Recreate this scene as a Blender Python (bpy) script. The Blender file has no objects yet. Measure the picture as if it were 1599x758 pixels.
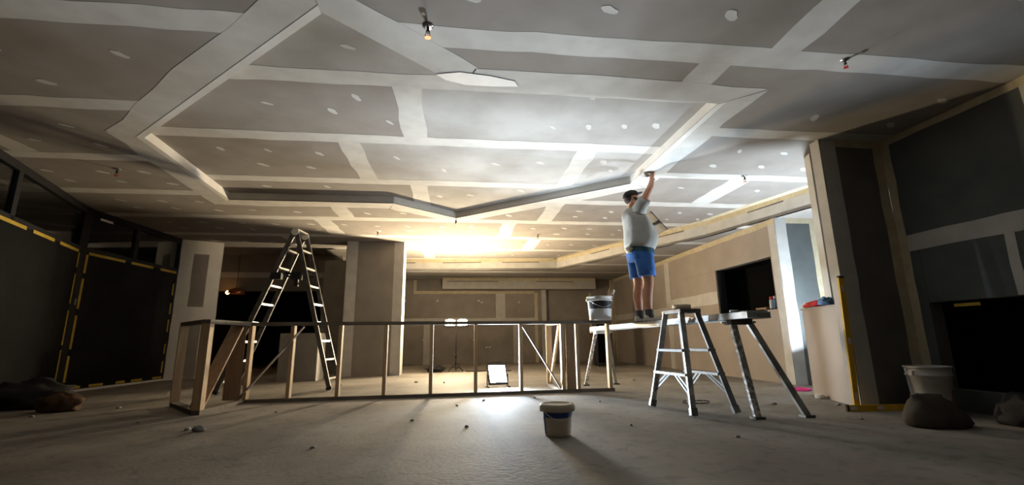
import bpy, bmesh, math, random
from mathutils import Vector, Matrix, noise
from mathutils.geometry import delaunay_2d_cdt
random.seed(11)
C = bpy.context.scene.collection
S = bpy.context.scene
pi = math.pi

# ------------------------------------------------------------------ camera
cam_d = bpy.data.cameras.new('camera'); cam = bpy.data.objects.new('camera', cam_d); C.objects.link(cam)
cam_d.sensor_width = 36.0; cam_d.lens = 36.0 * 710 / 1599; cam_d.clip_start = 0.05
def camera_matrix(loc, pitch, yaw, roll):
    cp, sp, cy, sy = math.cos(pitch), math.sin(pitch), math.cos(yaw), math.sin(yaw)
    f = Vector((sy * cp, cy * cp, sp)); r = Vector((cy, -sy, 0)); u = r.cross(f)
    r2 = r * math.cos(roll) + u * math.sin(roll); u2 = u * math.cos(roll) - r * math.sin(roll)
    m = Matrix((r2, u2, -f)).transposed().to_4x4(); m.translation = loc
    return m
cam.matrix_world = camera_matrix((0, 0, 0.74), math.radians(12), math.radians(7.0), math.radians(-0.7))
S.camera = cam

# ------------------------------------------------------------------ world, exposure
w = bpy.data.worlds.new('world'); S.world = w; w.use_nodes = True
w.node_tree.nodes['Background'].inputs[0].default_value = (0.10, 0.09, 0.08, 1)
w.node_tree.nodes['Background'].inputs[1].default_value = 0.05
S.view_settings.view_transform = 'Standard'; S.view_settings.look = 'None'
S.view_settings.exposure = 0.0; S.view_settings.gamma = 1.0; S.view_settings.use_curve_mapping = False
HALOGEN = 2900.0      # radiance of the halogen lenses
LED = 250.0           # radiance of the floor floodlight lens
LED_WATT = 138.0     # beam power of the floor floodlight
LED_ALCOVE = 1900.0   # radiance of the floodlight behind the half wall
S.cycles.max_bounces = 8; S.cycles.diffuse_bounces = 4
S.cycles.sample_clamp_indirect = 6.0

# ------------------------------------------------------------------ materials
M = {}
def mat(name, col, rough=0.8, col2=None, scale=6.0, bump=0.0, bscale=40.0, metal=0.0, spec=0.4, detail=5.0,
        vary=0.0, stretch=None, lo=0.35, hi=0.65, trans=0.0):
    m = bpy.data.materials.new(name); m.use_nodes = True
    nt = m.node_tree; b = nt.nodes['Principled BSDF']
    b.inputs['Roughness'].default_value = rough; b.inputs['Metallic'].default_value = metal
    b.inputs['Specular IOR Level'].default_value = spec
    b.inputs['Transmission Weight'].default_value = trans
    tc = nt.nodes.new('ShaderNodeTexCoord'); vec = tc.outputs['Object']
    if stretch:
        mp = nt.nodes.new('ShaderNodeMapping'); mp.inputs['Scale'].default_value = stretch
        nt.links.new(vec, mp.inputs['Vector']); vec = mp.outputs['Vector']
    c = None
    if col2:
        n = nt.nodes.new('ShaderNodeTexNoise'); n.inputs['Scale'].default_value = scale; n.inputs['Detail'].default_value = detail
        nt.links.new(vec, n.inputs['Vector'])
        r = nt.nodes.new('ShaderNodeValToRGB'); r.color_ramp.elements[0].color = (*col, 1); r.color_ramp.elements[1].color = (*col2, 1)
        r.color_ramp.elements[0].position = lo; r.color_ramp.elements[1].position = hi
        nt.links.new(n.outputs['Fac'], r.inputs['Fac']); c = r.outputs['Color']
    if vary:
        oi = nt.nodes.new('ShaderNodeObjectInfo'); mr = nt.nodes.new('ShaderNodeMapRange')
        mr.inputs['To Min'].default_value = 1 - vary; mr.inputs['To Max'].default_value = 1 + vary
        nt.links.new(oi.outputs['Random'], mr.inputs['Value'])
        hs = nt.nodes.new('ShaderNodeHueSaturation'); nt.links.new(mr.outputs['Result'], hs.inputs['Value'])
        if c: nt.links.new(c, hs.inputs['Color'])
        else: hs.inputs['Color'].default_value = (*col, 1)
        c = hs.outputs['Color']
    if c: nt.links.new(c, b.inputs['Base Color'])
    else: b.inputs['Base Color'].default_value = (*col, 1)
    if bump:
        n2 = nt.nodes.new('ShaderNodeTexNoise'); n2.inputs['Scale'].default_value = bscale; n2.inputs['Detail'].default_value = 6
        nt.links.new(vec, n2.inputs['Vector'])
        bp = nt.nodes.new('ShaderNodeBump'); bp.inputs['Strength'].default_value = bump; bp.inputs['Distance'].default_value = 0.02
        nt.links.new(n2.outputs['Fac'], bp.inputs['Height']); nt.links.new(bp.outputs['Normal'], b.inputs['Normal'])
    M[name] = m
    return m
def emis(name, col, s):
    m = bpy.data.materials.new(name); m.use_nodes = True
    b = m.node_tree.nodes['Principled BSDF']
    b.inputs['Base Color'].default_value = (0.8, 0.8, 0.8, 1)
    b.inputs['Emission Color'].default_value = (*col, 1); b.inputs['Emission Strength'].default_value = s
    M[name] = m
emis('halogen_glow', (1.0, 0.81, 0.54), HALOGEN)
emis('led_glow', (0.74, 0.87, 1.0), LED)
emis('led_glow_alcove', (0.70, 0.85, 1.0), LED_ALCOVE)
emis('bulb_glow', (1.0, 0.48, 0.13), 45.0)
mat('board', (0.225, 0.198, 0.172), 0.92, (0.26, 0.232, 0.204), 3.0, vary=0.05)
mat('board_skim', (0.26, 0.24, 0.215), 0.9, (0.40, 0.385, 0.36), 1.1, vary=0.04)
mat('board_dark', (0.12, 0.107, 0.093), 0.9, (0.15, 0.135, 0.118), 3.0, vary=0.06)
mat('board_green_dimmed', (0.085, 0.092, 0.088), 0.92, (0.108, 0.114, 0.109), 3.0, vary=0.05)  # right wall's lack of light darkened into the board colour
mat('board_tan', (0.29, 0.245, 0.21), 0.92, (0.33, 0.28, 0.24), 2.0, vary=0.03)
mat('compound', (0.44, 0.42, 0.385), 0.85, (0.51, 0.488, 0.45), 5.0)
mat('compound_fresh', (0.74, 0.71, 0.66), 0.6, (0.68, 0.65, 0.60), 5.0)
mat('paper_tape', (0.46, 0.385, 0.25), 0.9, (0.54, 0.465, 0.33), 9.0)
mat('concrete', (0.22, 0.193, 0.162), 0.8, (0.345, 0.312, 0.268), 1.3, bump=0.12, bscale=30, spec=0.25, detail=9, lo=0.3, hi=0.7)
mat('pine', (0.38, 0.25, 0.14), 0.7, (0.48, 0.34, 0.20), 3.0, stretch=(9, 9, 0.7), vary=0.10)
mat('pine_shaded', (0.11, 0.09, 0.07), 0.8, (0.17, 0.14, 0.105), 3.0, stretch=(1.2, 9, 9))  # darkened pine; the unlit look of the plates is in the colour
mat('ply', (0.24, 0.15, 0.085), 0.75, (0.31, 0.20, 0.115), 3.0, stretch=(9, 9, 0.8))
mat('aluminium', (0.62, 0.62, 0.60), 0.35, (0.74, 0.74, 0.72), 14.0, metal=0.9)
mat('aluminium_worn', (0.28, 0.275, 0.26), 0.5, (0.52, 0.51, 0.49), 7.0, metal=0.6, lo=0.42, hi=0.6)
mat('aluminium_dull_shaded', (0.085, 0.08, 0.072), 0.55, (0.15, 0.142, 0.13), 10.0, metal=0.4)
mat('splattered', (0.30, 0.28, 0.25), 0.6, (0.72, 0.70, 0.66), 26.0, metal=0.2, lo=0.48, hi=0.56)
mat('deck_white', (0.62, 0.58, 0.52), 0.6, (0.78, 0.75, 0.70), 7.0)
mat('deck_teal', (0.10, 0.24, 0.26), 0.6, (0.36, 0.34, 0.30), 5.0, lo=0.45, hi=0.6)
mat('rubber', (0.025, 0.025, 0.025), 0.7)
mat('black_plastic', (0.012, 0.012, 0.013), 0.45, (0.02, 0.02, 0.022), 3.0)
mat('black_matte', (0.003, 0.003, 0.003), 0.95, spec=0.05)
mat('black_shade', (0.02, 0.018, 0.017), 0.9, (0.03, 0.027, 0.025), 2.0)  # unlit passage: its darkness is put into the wall colour
mat('plastic_sheet', (0.005, 0.005, 0.0055), 0.5, (0.009, 0.009, 0.0095), 2.0, bump=0.5, bscale=4.0, spec=0.12)
mat('frame_black', (0.012, 0.012, 0.013), 0.5, spec=0.25)
mat('glass', (0.75, 0.76, 0.76), 0.03, trans=1.0)
mat('yellow_tape', (0.42, 0.27, 0.02), 0.6, (0.52, 0.35, 0.04), 8.0)
mat('yellow_paint', (0.72, 0.42, 0.02), 0.45, (0.60, 0.34, 0.02), 5.0)
mat('white_plastic', (0.66, 0.65, 0.62), 0.45, (0.58, 0.57, 0.54), 7.0)
mat('dirty_white', (0.40, 0.385, 0.35), 0.6, (0.52, 0.50, 0.46), 6.0)
mat('cream_plastic', (0.50, 0.43, 0.33), 0.5, (0.56, 0.49, 0.38), 6.0)
mat('blue_print', (0.02, 0.045, 0.20), 0.5)
mat('label_grey', (0.42, 0.43, 0.44), 0.35, (0.50, 0.51, 0.52), 4.0)
mat('black_label', (0.015, 0.015, 0.016), 0.4, (0.16, 0.16, 0.17), 18.0, stretch=(1, 1, 5), lo=0.6, hi=0.68)
mat('skin', (0.50, 0.26, 0.165), 0.55, (0.44, 0.21, 0.13), 9.0, spec=0.35)
mat('lip', (0.34, 0.13, 0.10), 0.5)
mat('shirt_cloth', (0.40, 0.39, 0.355), 0.95, (0.34, 0.33, 0.30), 5.0, bump=0.6, bscale=9)
mat('blue_cloth', (0.03, 0.11, 0.36), 0.9, (0.045, 0.15, 0.42), 7.0, bump=0.5, bscale=10)
mat('teal_cloth', (0.015, 0.055, 0.085), 0.9, (0.03, 0.08, 0.11), 7.0)
mat('dark_cloth', (0.018, 0.016, 0.016), 0.95, (0.03, 0.027, 0.026), 6.0, bump=0.4, bscale=14)
mat('hair_dark', (0.03, 0.02, 0.015), 0.85)
mat('sock_grey', (0.05, 0.048, 0.05), 0.95)
mat('shoe_grey', (0.40, 0.375, 0.33), 0.85, (0.48, 0.455, 0.41), 12.0)
mat('rag_cream', (0.50, 0.44, 0.33), 0.95, (0.40, 0.34, 0.25), 12.0, bump=0.5, bscale=20)
mat('steel', (0.55, 0.55, 0.54), 0.3, metal=1.0)
mat('copper', (0.72, 0.28, 0.12), 0.35, metal=0.9)
mat('red_plastic', (0.55, 0.03, 0.02), 0.45)
mat('red_cloth', (0.50, 0.02, 0.025), 0.85, (0.60, 0.05, 0.05), 8.0)
mat('blue_rag', (0.06, 0.12, 0.22), 0.9, (0.11, 0.18, 0.28), 9.0)
mat('pink_plastic', (0.72, 0.03, 0.22), 0.4)
mat('bag_brown', (0.045, 0.034, 0.025), 0.85, (0.07, 0.053, 0.04), 8.0, bump=0.6, bscale=9)
mat('bag_orange', (0.10, 0.048, 0.018), 0.8, (0.065, 0.03, 0.012), 6.0)
mat('card_brown', (0.22, 0.14, 0.08), 0.85, (0.27, 0.18, 0.11), 4.0)
mat('tape_roll', (0.55, 0.43, 0.30), 0.8, (0.62, 0.50, 0.36), 8.0)
mat('rubble', (0.22, 0.20, 0.18), 0.9, (0.40, 0.38, 0.35), 9.0)

def stain(name, scale, lo, hi, dark):
    nt = M[name].node_tree; b = nt.nodes['Principled BSDF']; src = b.inputs['Base Color'].links[0].from_socket
    tc = nt.nodes.new('ShaderNodeTexCoord'); n = nt.nodes.new('ShaderNodeTexNoise'); n.inputs['Scale'].default_value = scale; n.inputs['Detail'].default_value = 8; n.inputs['Distortion'].default_value = 0.6
    nt.links.new(tc.outputs['Object'], n.inputs['Vector']); r = nt.nodes.new('ShaderNodeValToRGB')
    r.color_ramp.elements[0].position = lo; r.color_ramp.elements[1].position = hi; r.color_ramp.elements[0].color = (dark, dark, dark, 1)
    nt.links.new(n.outputs['Fac'], r.inputs['Fac']); m = nt.nodes.new('ShaderNodeMix'); m.data_type = 'RGBA'; m.blend_type = 'MULTIPLY'; m.inputs['Factor'].default_value = 1
    nt.links.new(src, m.inputs[6]); nt.links.new(r.outputs['Color'], m.inputs[7]); nt.links.new(m.outputs[2], b.inputs['Base Color'])
stain('concrete', 0.45, .36, .60, .62); stain('concrete', 9.0, .36, .46, .8); stain('shirt_cloth', 7.0, .33, .5, .85)

# ------------------------------------------------------------------ mesh helpers
ORG = {}                                   # world origin of every linked root (none is rotated)
def V(*a): return Vector(a[0] if len(a) == 1 else a)
class MB:
    def __init__(s): s.v, s.f, s.sm = [], [], []
    def add(s, vs, fs, smooth=False):
        o = len(s.v); s.v += [Vector(p) for p in vs]
        for f in fs: s.f.append([i + o for i in f]); s.sm.append(smooth)
        return s
    def box(s, a, b):
        x0, y0, z0 = a; x1, y1, z1 = b
        return s.add([(x0, y0, z0), (x1, y0, z0), (x1, y1, z0), (x0, y1, z0), (x0, y0, z1), (x1, y0, z1), (x1, y1, z1), (x0, y1, z1)],
              [(0, 3, 2, 1), (4, 5, 6, 7), (0, 1, 5, 4), (1, 2, 6, 5), (2, 3, 7, 6), (3, 0, 4, 7)])
    def beam(s, p, q, wx, wy, ref=(0, 0, 1), w2=None):
        p, q = V(p), V(q); d = (q - p).normalized(); r = V(ref)
        a = d.cross(r)
        if a.length < 1e-4: a = d.cross(V(1, 0, 0))
        a.normalize(); b = a.cross(d).normalized()
        k = w2 if w2 else 1.0; o = []
        for c, m in ((p, 1.0), (q, k)):
            for sx, sy in ((-1, -1), (1, -1), (1, 1), (-1, 1)): o.append(c + a * (sx * wx * m / 2) + b * (sy * wy * m / 2))
        return s.add(o, [(0, 1, 2, 3), (7, 6, 5, 4), (0, 4, 5, 1), (1, 5, 6, 2), (2, 6, 7, 3), (3, 7, 4, 0)])
    def tube(s, pts, r, n=8, cap=True):
        pts = [V(p) for p in pts]; rings = []
        for i, p in enumerate(pts):
            d = (pts[min(i + 1, len(pts) - 1)] - pts[max(i - 1, 0)]).normalized()
            a = d.cross(V(0, 0, 1))
            if a.length < 1e-3: a = d.cross(V(1, 0, 0))
            a.normalize(); b = a.cross(d)
            rr = r[i] if isinstance(r, (list, tuple)) else r
            rings.append([p + (a * math.cos(2 * pi * k / n) + b * math.sin(2 * pi * k / n)) * rr for k in range(n)])
        return s.rings(rings, cap)
    def rings(s, rings, cap=True, smooth=True):
        n = len(rings[0]); vs = [p for r in rings for p in r]; fs = []
        for i in range(len(rings) - 1):
            for k in range(n):
                fs.append((i * n + k, i * n + (k + 1) % n, (i + 1) * n + (k + 1) % n, (i + 1) * n + k))
        s.add(vs, fs, smooth)
        if cap:
            o = len(s.v) - len(vs)
            s.f.append([o + k for k in range(n)][::-1]); s.sm.append(False)
            s.f.append([o + (len(rings) - 1) * n + k for k in range(n)]); s.sm.append(False)
        return s
    def lathe(s, prof, c=(0, 0, 0), n=24, cap=True, smooth=True):
        c = V(c)
        return s.rings([[c + V(r * math.cos(2 * pi * k / n), r * math.sin(2 * pi * k / n), z) for k in range(n)] for r, z in prof], cap, smooth)
    def prism(s, poly, z0, z1):
        n = len(poly)
        vs = [(p[0], p[1], z0) for p in poly] + [(p[0], p[1], z1) for p in poly]
        fs = [list(range(n))[::-1], list(range(n, 2 * n))] + [(k, (k + 1) % n, n + (k + 1) % n, n + k) for k in range(n)]
        return s.add(vs, fs)
    def ball(s, c, rx, ry=None, rz=None, n=12, m=8, jit=0.0, seed=0, zmin=None):
        c = V(c); ry = ry or rx; rz = rz or rx; rings = []
        for i in range(m + 1):
            t = -pi / 2 + pi * min(max(i / m, 0.02), 0.98); ring = []
            for k in range(n):
                a = 2 * pi * k / n
                p = V(math.cos(t) * math.cos(a), math.cos(t) * math.sin(a), math.sin(t))
                if jit: p *= 1 + jit * noise.noise(p * 2.2 + V(seed, seed * 1.7, 0))
                q = c + V(p.x * rx, p.y * ry, p.z * rz)
                if zmin is not None: q.z = max(q.z, zmin)
                ring.append(q)
            rings.append(ring)
        return s.rings(rings)
    def build(s, name, m, parent=None, org=None):
        o0 = ORG.get(parent, V(0, 0, 0)) if parent else (V(org) if org is not None else V(0, 0, 0))
        me = bpy.data.meshes.new(name)
        me.from_pydata([tuple(p - o0) for p in s.v], [], s.f)
        me.polygons.foreach_set('use_smooth', s.sm)
        bm = bmesh.new(); bm.from_mesh(me); bmesh.ops.recalc_face_normals(bm, faces=bm.faces); bm.to_mesh(me); bm.free()
        me.materials.append(M[m]); me.update()
        o = bpy.data.objects.new(name, me); C.objects.link(o)
        if parent: o.parent = parent
        else: o.location = o0
        ORG[o] = o0
        return o
def bevel(o, wd, seg=2):
    b = o.modifiers.new('bevel', 'BEVEL'); b.width = wd; b.segments = seg; b.limit_method = 'ANGLE'
    return o
def thing(name, label, cat, loc, group=None):
    o = bpy.data.objects.new(name, None); C.objects.link(o); o.location = loc; o.empty_display_size = 0.05
    o['label'] = label; o['category'] = cat
    if group: o['group'] = group
    ORG[o] = V(loc); return o
def tag(o, label, cat, group=None):
    o['label'] = label; o['category'] = cat
    if group: o['group'] = group
    return o
def struct(name, mb, m):
    o = mb.build(name, m); o['kind'] = 'structure'; return o
def shell(name):                                                     # setting piece that only carries parts
    o = bpy.data.objects.new(name, None); C.objects.link(o); o['kind'] = 'structure'; ORG[o] = V(0, 0, 0); return o

def inside(p, poly):
    c = False; n = len(poly)
    for i in range(n):
        a, b = poly[i], poly[(i + 1) % n]
        if (a[1] > p[1]) != (b[1] > p[1]) and p[0] < (b[0] - a[0]) * (p[1] - a[1]) / (b[1] - a[1]) + a[0]: c = not c
    return c
def clipped(poly, include, exclude, z0, z1):
    """prism of (poly inside include, outside every exclude), z0 = underside"""
    verts, faces = [], []
    for pl in [poly, include] + exclude:
        o = len(verts); verts += [Vector((p[0], p[1])) for p in pl]; faces.append([o + i for i in range(len(pl))])
    edges = [(f[i], f[(i + 1) % len(f)]) for f in faces for i in range(len(f))]
    vs, es, fs, *_ = delaunay_2d_cdt(verts, edges, [], 1, 1e-5)
    keep = []
    for f in fs:
        c = ((vs[f[0]].x + vs[f[1]].x + vs[f[2]].x) / 3, (vs[f[0]].y + vs[f[1]].y + vs[f[2]].y) / 3)
        if inside(c, poly) and inside(c, include) and not any(inside(c, e) for e in exclude): keep.append(list(f))
    if not keep: return None
    mb = MB(); n = len(vs)
    mb.add([(v.x, v.y, z0) for v in vs] + [(v.x, v.y, z1) for v in vs], [])
    cnt = {}
    for f in keep:
        mb.f.append(f); mb.sm.append(False)
        mb.f.append([i + n for i in f][::-1]); mb.sm.append(False)
        for i in range(3):
            a, b = f[i], f[(i + 1) % 3]; cnt[(a, b)] = cnt.get((a, b), 0) + 1
    for (a, b) in list(cnt):
        if (b, a) not in cnt: mb.f.append([a, b, b + n, a + n]); mb.sm.append(False)
    used = sorted({i for f in mb.f for i in f}); rm = {o: i for i, o in enumerate(used)}
    mb.v = [mb.v[i] for i in used]; mb.f = [[rm[i] for i in f] for f in mb.f]
    return mb
def wobble_rect(x0, y0, x1, y1, j=0.012, step=0.22):
    """rectangle with hand-trowelled edges"""
    pts = []
    def seg(a, b, nx, ny):
        L = math.hypot(b[0] - a[0], b[1] - a[1]); k = max(1, int(L / step))
        for i in range(k):
            t = i / k; d = random.uniform(-j, j)
            pts.append((a[0] + (b[0] - a[0]) * t + nx * d, a[1] + (b[1] - a[1]) * t + ny * d))
    seg((x0, y0), (x1, y0), 0, 1); seg((x1, y0), (x1, y1), 1, 0); seg((x1, y1), (x0, y1), 0, 1); seg((x0, y1), (x0, y0), 1, 0)
    return pts

# ================================================================== SETTING
H, HR, ZL = 2.95, 3.07, 2.64
mb = MB(); n = 40
mb.box((-9.5, -3, -0.12), (9.5, 21, 0.0))
struct('floor', mb, 'concrete')

REC = [(-3.44, 5.08), (-3.60, 7.37), (-1.05, 7.37), (-0.03, 8.23), (2.51, 6.08), (2.50, 3.76), (0.02, 3.70), (-0.95, 2.85)]
BULK = [(5.95, 4.45), (5.31, 5.95), (4.80, 8.10), (2.80, 12.45), (-8.2, 13.4)]
MAIN = [(-8.2, -2.7), (5.95, -2.7)] + BULK
mb = MB(); mb.box((-9.5, -3, 3.25), (9.5, 21, 3.4))
ceiling = struct('ceiling', mb, 'board_dark')
def cpart(name, poly, z0, z1, m, inc=MAIN, exc=(REC,), label=None):
    q = clipped(poly, inc, list(exc), z0, z1)
    if not q: return None
    o = q.build(name, m, ceiling)
    if label: o['label'] = label
    return o
ROWS = [-2.6, -1.10, 0.27, 1.65, 3.03, 4.35, 5.70, 7.05, 8.42, 9.85, 11.24, 12.62, 14.0]
BUTT = [[-1.5, 3.0], [0.9, -3.0], [-2.5, 2.9], [-4.6, 2.55], [2.10], [-5.0], [4.05], [-2.0, 1.65], [-2.5, 1.0], [-3.6, 1.75], [-0.75], [-3.0]]
g = 0.0015
for r in range(len(ROWS) - 1):
    xs = [-8.2] + sorted(BUTT[r]) + [5.95]
    for a, b in zip(xs, xs[1:]):
        cpart('plasterboard_panel', [(a + g, ROWS[r] + g), (b - g, ROWS[r] + g), (b - g, ROWS[r + 1] - g), (a + g, ROWS[r + 1] - g)], H, H + 0.013, 'board')
for r, y in enumerate(ROWS[1:-1]):
    hw = 0.115 if abs(y - 3.03) > 0.1 else 0.13
    cpart('joint_strip', wobble_rect(-8.1, y - hw * random.uniform(.85, 1.1), 5.9, y + hw * random.uniform(.85, 1.1)), H - 0.0011, H - 0.0001, 'compound')
for r in range(len(ROWS) - 1):
    for x in BUTT[r]:
        hw = random.uniform(0.13, 0.17)
        cpart('joint_strip', wobble_rect(x - hw, ROWS[r] + .1, x + hw, ROWS[r + 1] - .1, 0.02), H - 0.0014, H - 0.0002, 'compound')
# the recess: boards, joints, upstands, trowelled band and bead
RR = [2.7, 3.85, 5.15, 6.65, 8.3]; RB = [[], [-0.5], [-1.3, 1.63], [-0.6]]
for r in range(4):
    xs = [-3.8] + RB[r] + [2.7]
    if r == 1: xs = [-3.8, -0.5, 2.7]
    for a, b in zip(xs, xs[1:]):
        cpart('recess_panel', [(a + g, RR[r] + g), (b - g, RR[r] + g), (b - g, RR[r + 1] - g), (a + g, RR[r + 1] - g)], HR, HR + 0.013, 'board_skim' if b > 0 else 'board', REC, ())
for y in RR[1:-1]:
    cpart('joint_strip', wobble_rect(-3.8, y - 0.11, 2.7, y + 0.12), HR - 0.002, HR - 0.0003, 'compound', REC, ())
for r in range(4):
    for x in RB[r]:
        cpart('joint_strip', wobble_rect(x - 0.13, RR[r] + 0.1, x + 0.13, RR[r + 1] - 0.1, 0.02), HR - 0.0025, HR - 0.0005, 'compound', REC, ())
def offset(poly, d):
    n = len(poly); out = []
    for i in range(n):
        a, p, b = V(*poly[i - 1], 0), V(*poly[i], 0), V(*poly[(i + 1) % n], 0)
        e1, e2 = (p - a).normalized(), (b - p).normalized()
        n1, n2 = V(-e1.y, e1.x, 0), V(-e2.y, e2.x, 0); m = (n1 + n2).normalized()
        out.append(tuple((p + m * (d / max(0.35, m.dot(n1))))[:2]))
    return out
area = sum(REC[i - 1][0] * REC[i][1] - REC[i][0] * REC[i - 1][1] for i in range(len(REC)))
sg = -1 if area > 0 else 1
OUT = offset(REC, 0.30 * sg); LIP = offset(REC, 0.05 * sg); INN = offset(REC, -0.012 * sg)
if abs(OUT[0][0]) < abs(REC[0][0]): OUT, LIP, INN = offset(REC, -0.30 * sg), offset(REC, -0.05 * sg), offset(REC, 0.012 * sg)
for i in range(len(REC)):
    j = (i + 1) % len(REC)
    a, b = REC[i], REC[j]
    nrm = V(a[1] - b[1], b[0] - a[0], 0).normalized()
    if inside(((a[0] + b[0]) / 2 + nrm.x * .05, (a[1] + b[1]) / 2 + nrm.y * .05), REC): nrm = -nrm
    th = 0.012
    q = MB(); p4 = [(a[0], a[1]), (b[0], b[1]), (b[0] + nrm.x * th, b[1] + nrm.y * th), (a[0] + nrm.x * th, a[1] + nrm.y * th)]
    q.prism(p4, H - 0.0005, HR + 0.012); q.build('recess_upstand', 'compound_fresh', ceiling)
    k = 8
    band = [(a[0] + (b[0] - a[0]) * t / k, a[1] + (b[1] - a[1]) * t / k) for t in range(k + 1)]
    oo = [(OUT[i][0] + (OUT[j][0] - OUT[i][0]) * t / k + random.uniform(-.03, .03), OUT[i][1] + (OUT[j][1] - OUT[i][1]) * t / k + random.uniform(-.03, .03)) for t in range(k, -1, -1)]
    cpart('trowelled_band', band + oo, H - 0.0018, H - 0.0003, 'compound')
    q = clipped([LIP[i], LIP[j], INN[j], INN[i]], [(-9, -9), (9, -9), (9, 20), (-9, 20)], [], H - 0.004, H - 0.0019) if i in (0, 4, 7) else None
    if q: q.build('edge_bead', 'compound_fresh', ceiling)['label'] = 'bright corner bead along the recess lip'
# smear of fresh compound on the near edge
sm = [(-0.20, 3.52), (0.0, 3.47), (0.25, 3.50), (0.48, 3.56), (0.52, 3.64), (0.30, 3.66), (0.05, 3.66), (-0.12, 3.60)]
q = MB(); q.prism(sm, H - 0.007, H - 0.003); q.build('compound_smear', 'compound_fresh', ceiling)['label'] = 'bright smear of fresh compound'
# dabs of compound over the screws
dab = None; nd = 0
def dabs(x, y, z, s, rot):
    global dab, nd
    if dab is None:
        q = MB(); q.prism([(0.075 * math.cos(a * pi / 5), 0.032 * math.sin(a * pi / 5) * (1 + .2 * math.sin(3 * a))) for a in range(10)], -0.0022, -0.0004)
        dab = o = q.build('compound_patch', 'compound', ceiling)
    else:
        o = dab.copy(); C.objects.link(o); o.parent = ceiling
    o.location = (x, y, z); o.rotation_euler = (0, 0, rot); o.scale = (s, s * random.uniform(.8, 1.3), 1); nd += 1
for r in range(3, len(ROWS) - 2):
    step = 0.62 if ROWS[r] > 4 else 0.9
    k = 0; x = -5.3
    while x < 4.9:
        for fr in ((0.36, 0.68) if ROWS[r] < 9 else (0.5,)):
            px, py = x + random.uniform(-.05, .05), ROWS[r] + 1.38 * fr + random.uniform(-.05, .05)
            if any(abs(px - b) < .25 for b in BUTT[r]): continue
            if inside((px, py), OUT):
                continue
            if inside((px, py), MAIN) and nd < 225 and random.random() < .9: dabs(px, py, H, random.uniform(.75, 1.15), math.radians(40) + random.uniform(-.4, .4))
        x += step
for (px, py) in [(-2.9, 5.6), (-2.35, 5.6), (-1.75, 5.65), (-2.6, 6.1), (-2.0, 6.15), (-0.8, 5.7), (-0.2, 6.1), (.5, 5.8), (1.1, 5.7), (-2.6, 4.35), (-1.9, 4.4), (-1.3, 4.5), (-1.0, 4.2), (-.75, 4.7), (-.9, 3.4),
                 (1.05, 4.65), (1.45, 4.6), (1.85, 4.55), (2.2, 4.5), (1.95, 5.6), (2.15, 5.9), (-2.9, 7.0), (-2.0, 6.95), (.2, 7.2), (-.3, 7.3), (1.0, 6.9), (1.3, 3.95)]:
    if inside((px, py), REC): dabs(px, py, HR, random.uniform(.8, 1.15), math.radians(50) + random.uniform(-.5, .5))

# lower ceiling beyond the bulkhead
LOW = [(8.6, 4.3), (8.6, 20.5), (-8.2, 20.5)] + BULK[::-1]
LR = [4.5, 5.9, 7.3, 8.7, 10.1, 11.5, 12.95, 14.35, 15.8, 17.3, 18.9, 20.5]
for r in range(len(LR) - 1):
    xs = [-8.2, (-3.0 if r % 2 else -5.0), (0.9 if r % 2 else 2.6), 8.6]
    for a, b in zip(xs, xs[1:]):
        cpart('low_ceiling_panel', [(a + g, LR[r] + g), (b - g, LR[r] + g), (b - g, LR[r + 1] - g), (a + g, LR[r + 1] - g)], ZL, ZL + 0.05, 'board', LOW, ())
    cpart('joint_strip', wobble_rect(-8.1, LR[r] - .1, 8.5, LR[r] + .1), ZL - 0.002, ZL - .0003, 'compound', LOW, ())
# bulkhead face with paper-taped corner
bk = shell('trim_1')
for i in range(len(BULK) - 1):
    a, b = V(*BULK[i], 0), V(*BULK[i + 1], 0); d = (b - a).normalized(); nn = V(d.y, -d.x, 0)
    if nn.dot(V(0, 6, 0) - (a + b) / 2) < 0: nn = -nn
    q = MB(); q.prism([a[:2], b[:2], (b - nn * .06)[:2], (a - nn * .06)[:2]], ZL - 0.0, H + 0.1)
    q.build('bulkhead_face', 'compound', bk)
    q = MB(); L = (b - a).length; k = max(4, int(L / .3)); lo = []
    for t in range(k + 1):
        lo.append((a + d * (L * t / k), H - 0.075 - random.uniform(0, .018)))
    vs = []
    for p, z in lo:
        vs += [p + nn * .0025 + V(0, 0, z), p + nn * .0025 + V(0, 0, H - .001)]
    q.add(vs, [(2 * t, 2 * t + 2, 2 * t + 3, 2 * t + 1) for t in range(k)])
    q.build('paper_tape', 'paper_tape', bk)
    q = MB(); q.prism([(a + nn * .002)[:2], (b + nn * .002)[:2], (b + nn * .13)[:2], (a + nn * .13)[:2]], H - .0035, H - .001); q.build('paper_tape', 'paper_tape', bk)
    # bare board left between the tape and the skimmed face
    t = .5
    while t < L - 1.0:
        ln = random.uniform(.5, 1.1); p0, p1 = a + d * t, a + d * (t + ln)
        q = MB(); q.add([p0 + nn * .0028 + V(0, 0, H - .10), p1 + nn * .0028 + V(0, 0, H - .105), p1 + nn * .0028 + V(0, 0, H - .085), p0 + nn * .0028 + V(0, 0, H - .075)], [(0, 1, 2, 3)])
        q.build('bare_board_strip', 'board_dark', bk)
        t += ln + random.uniform(.5, 1.4)

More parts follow.
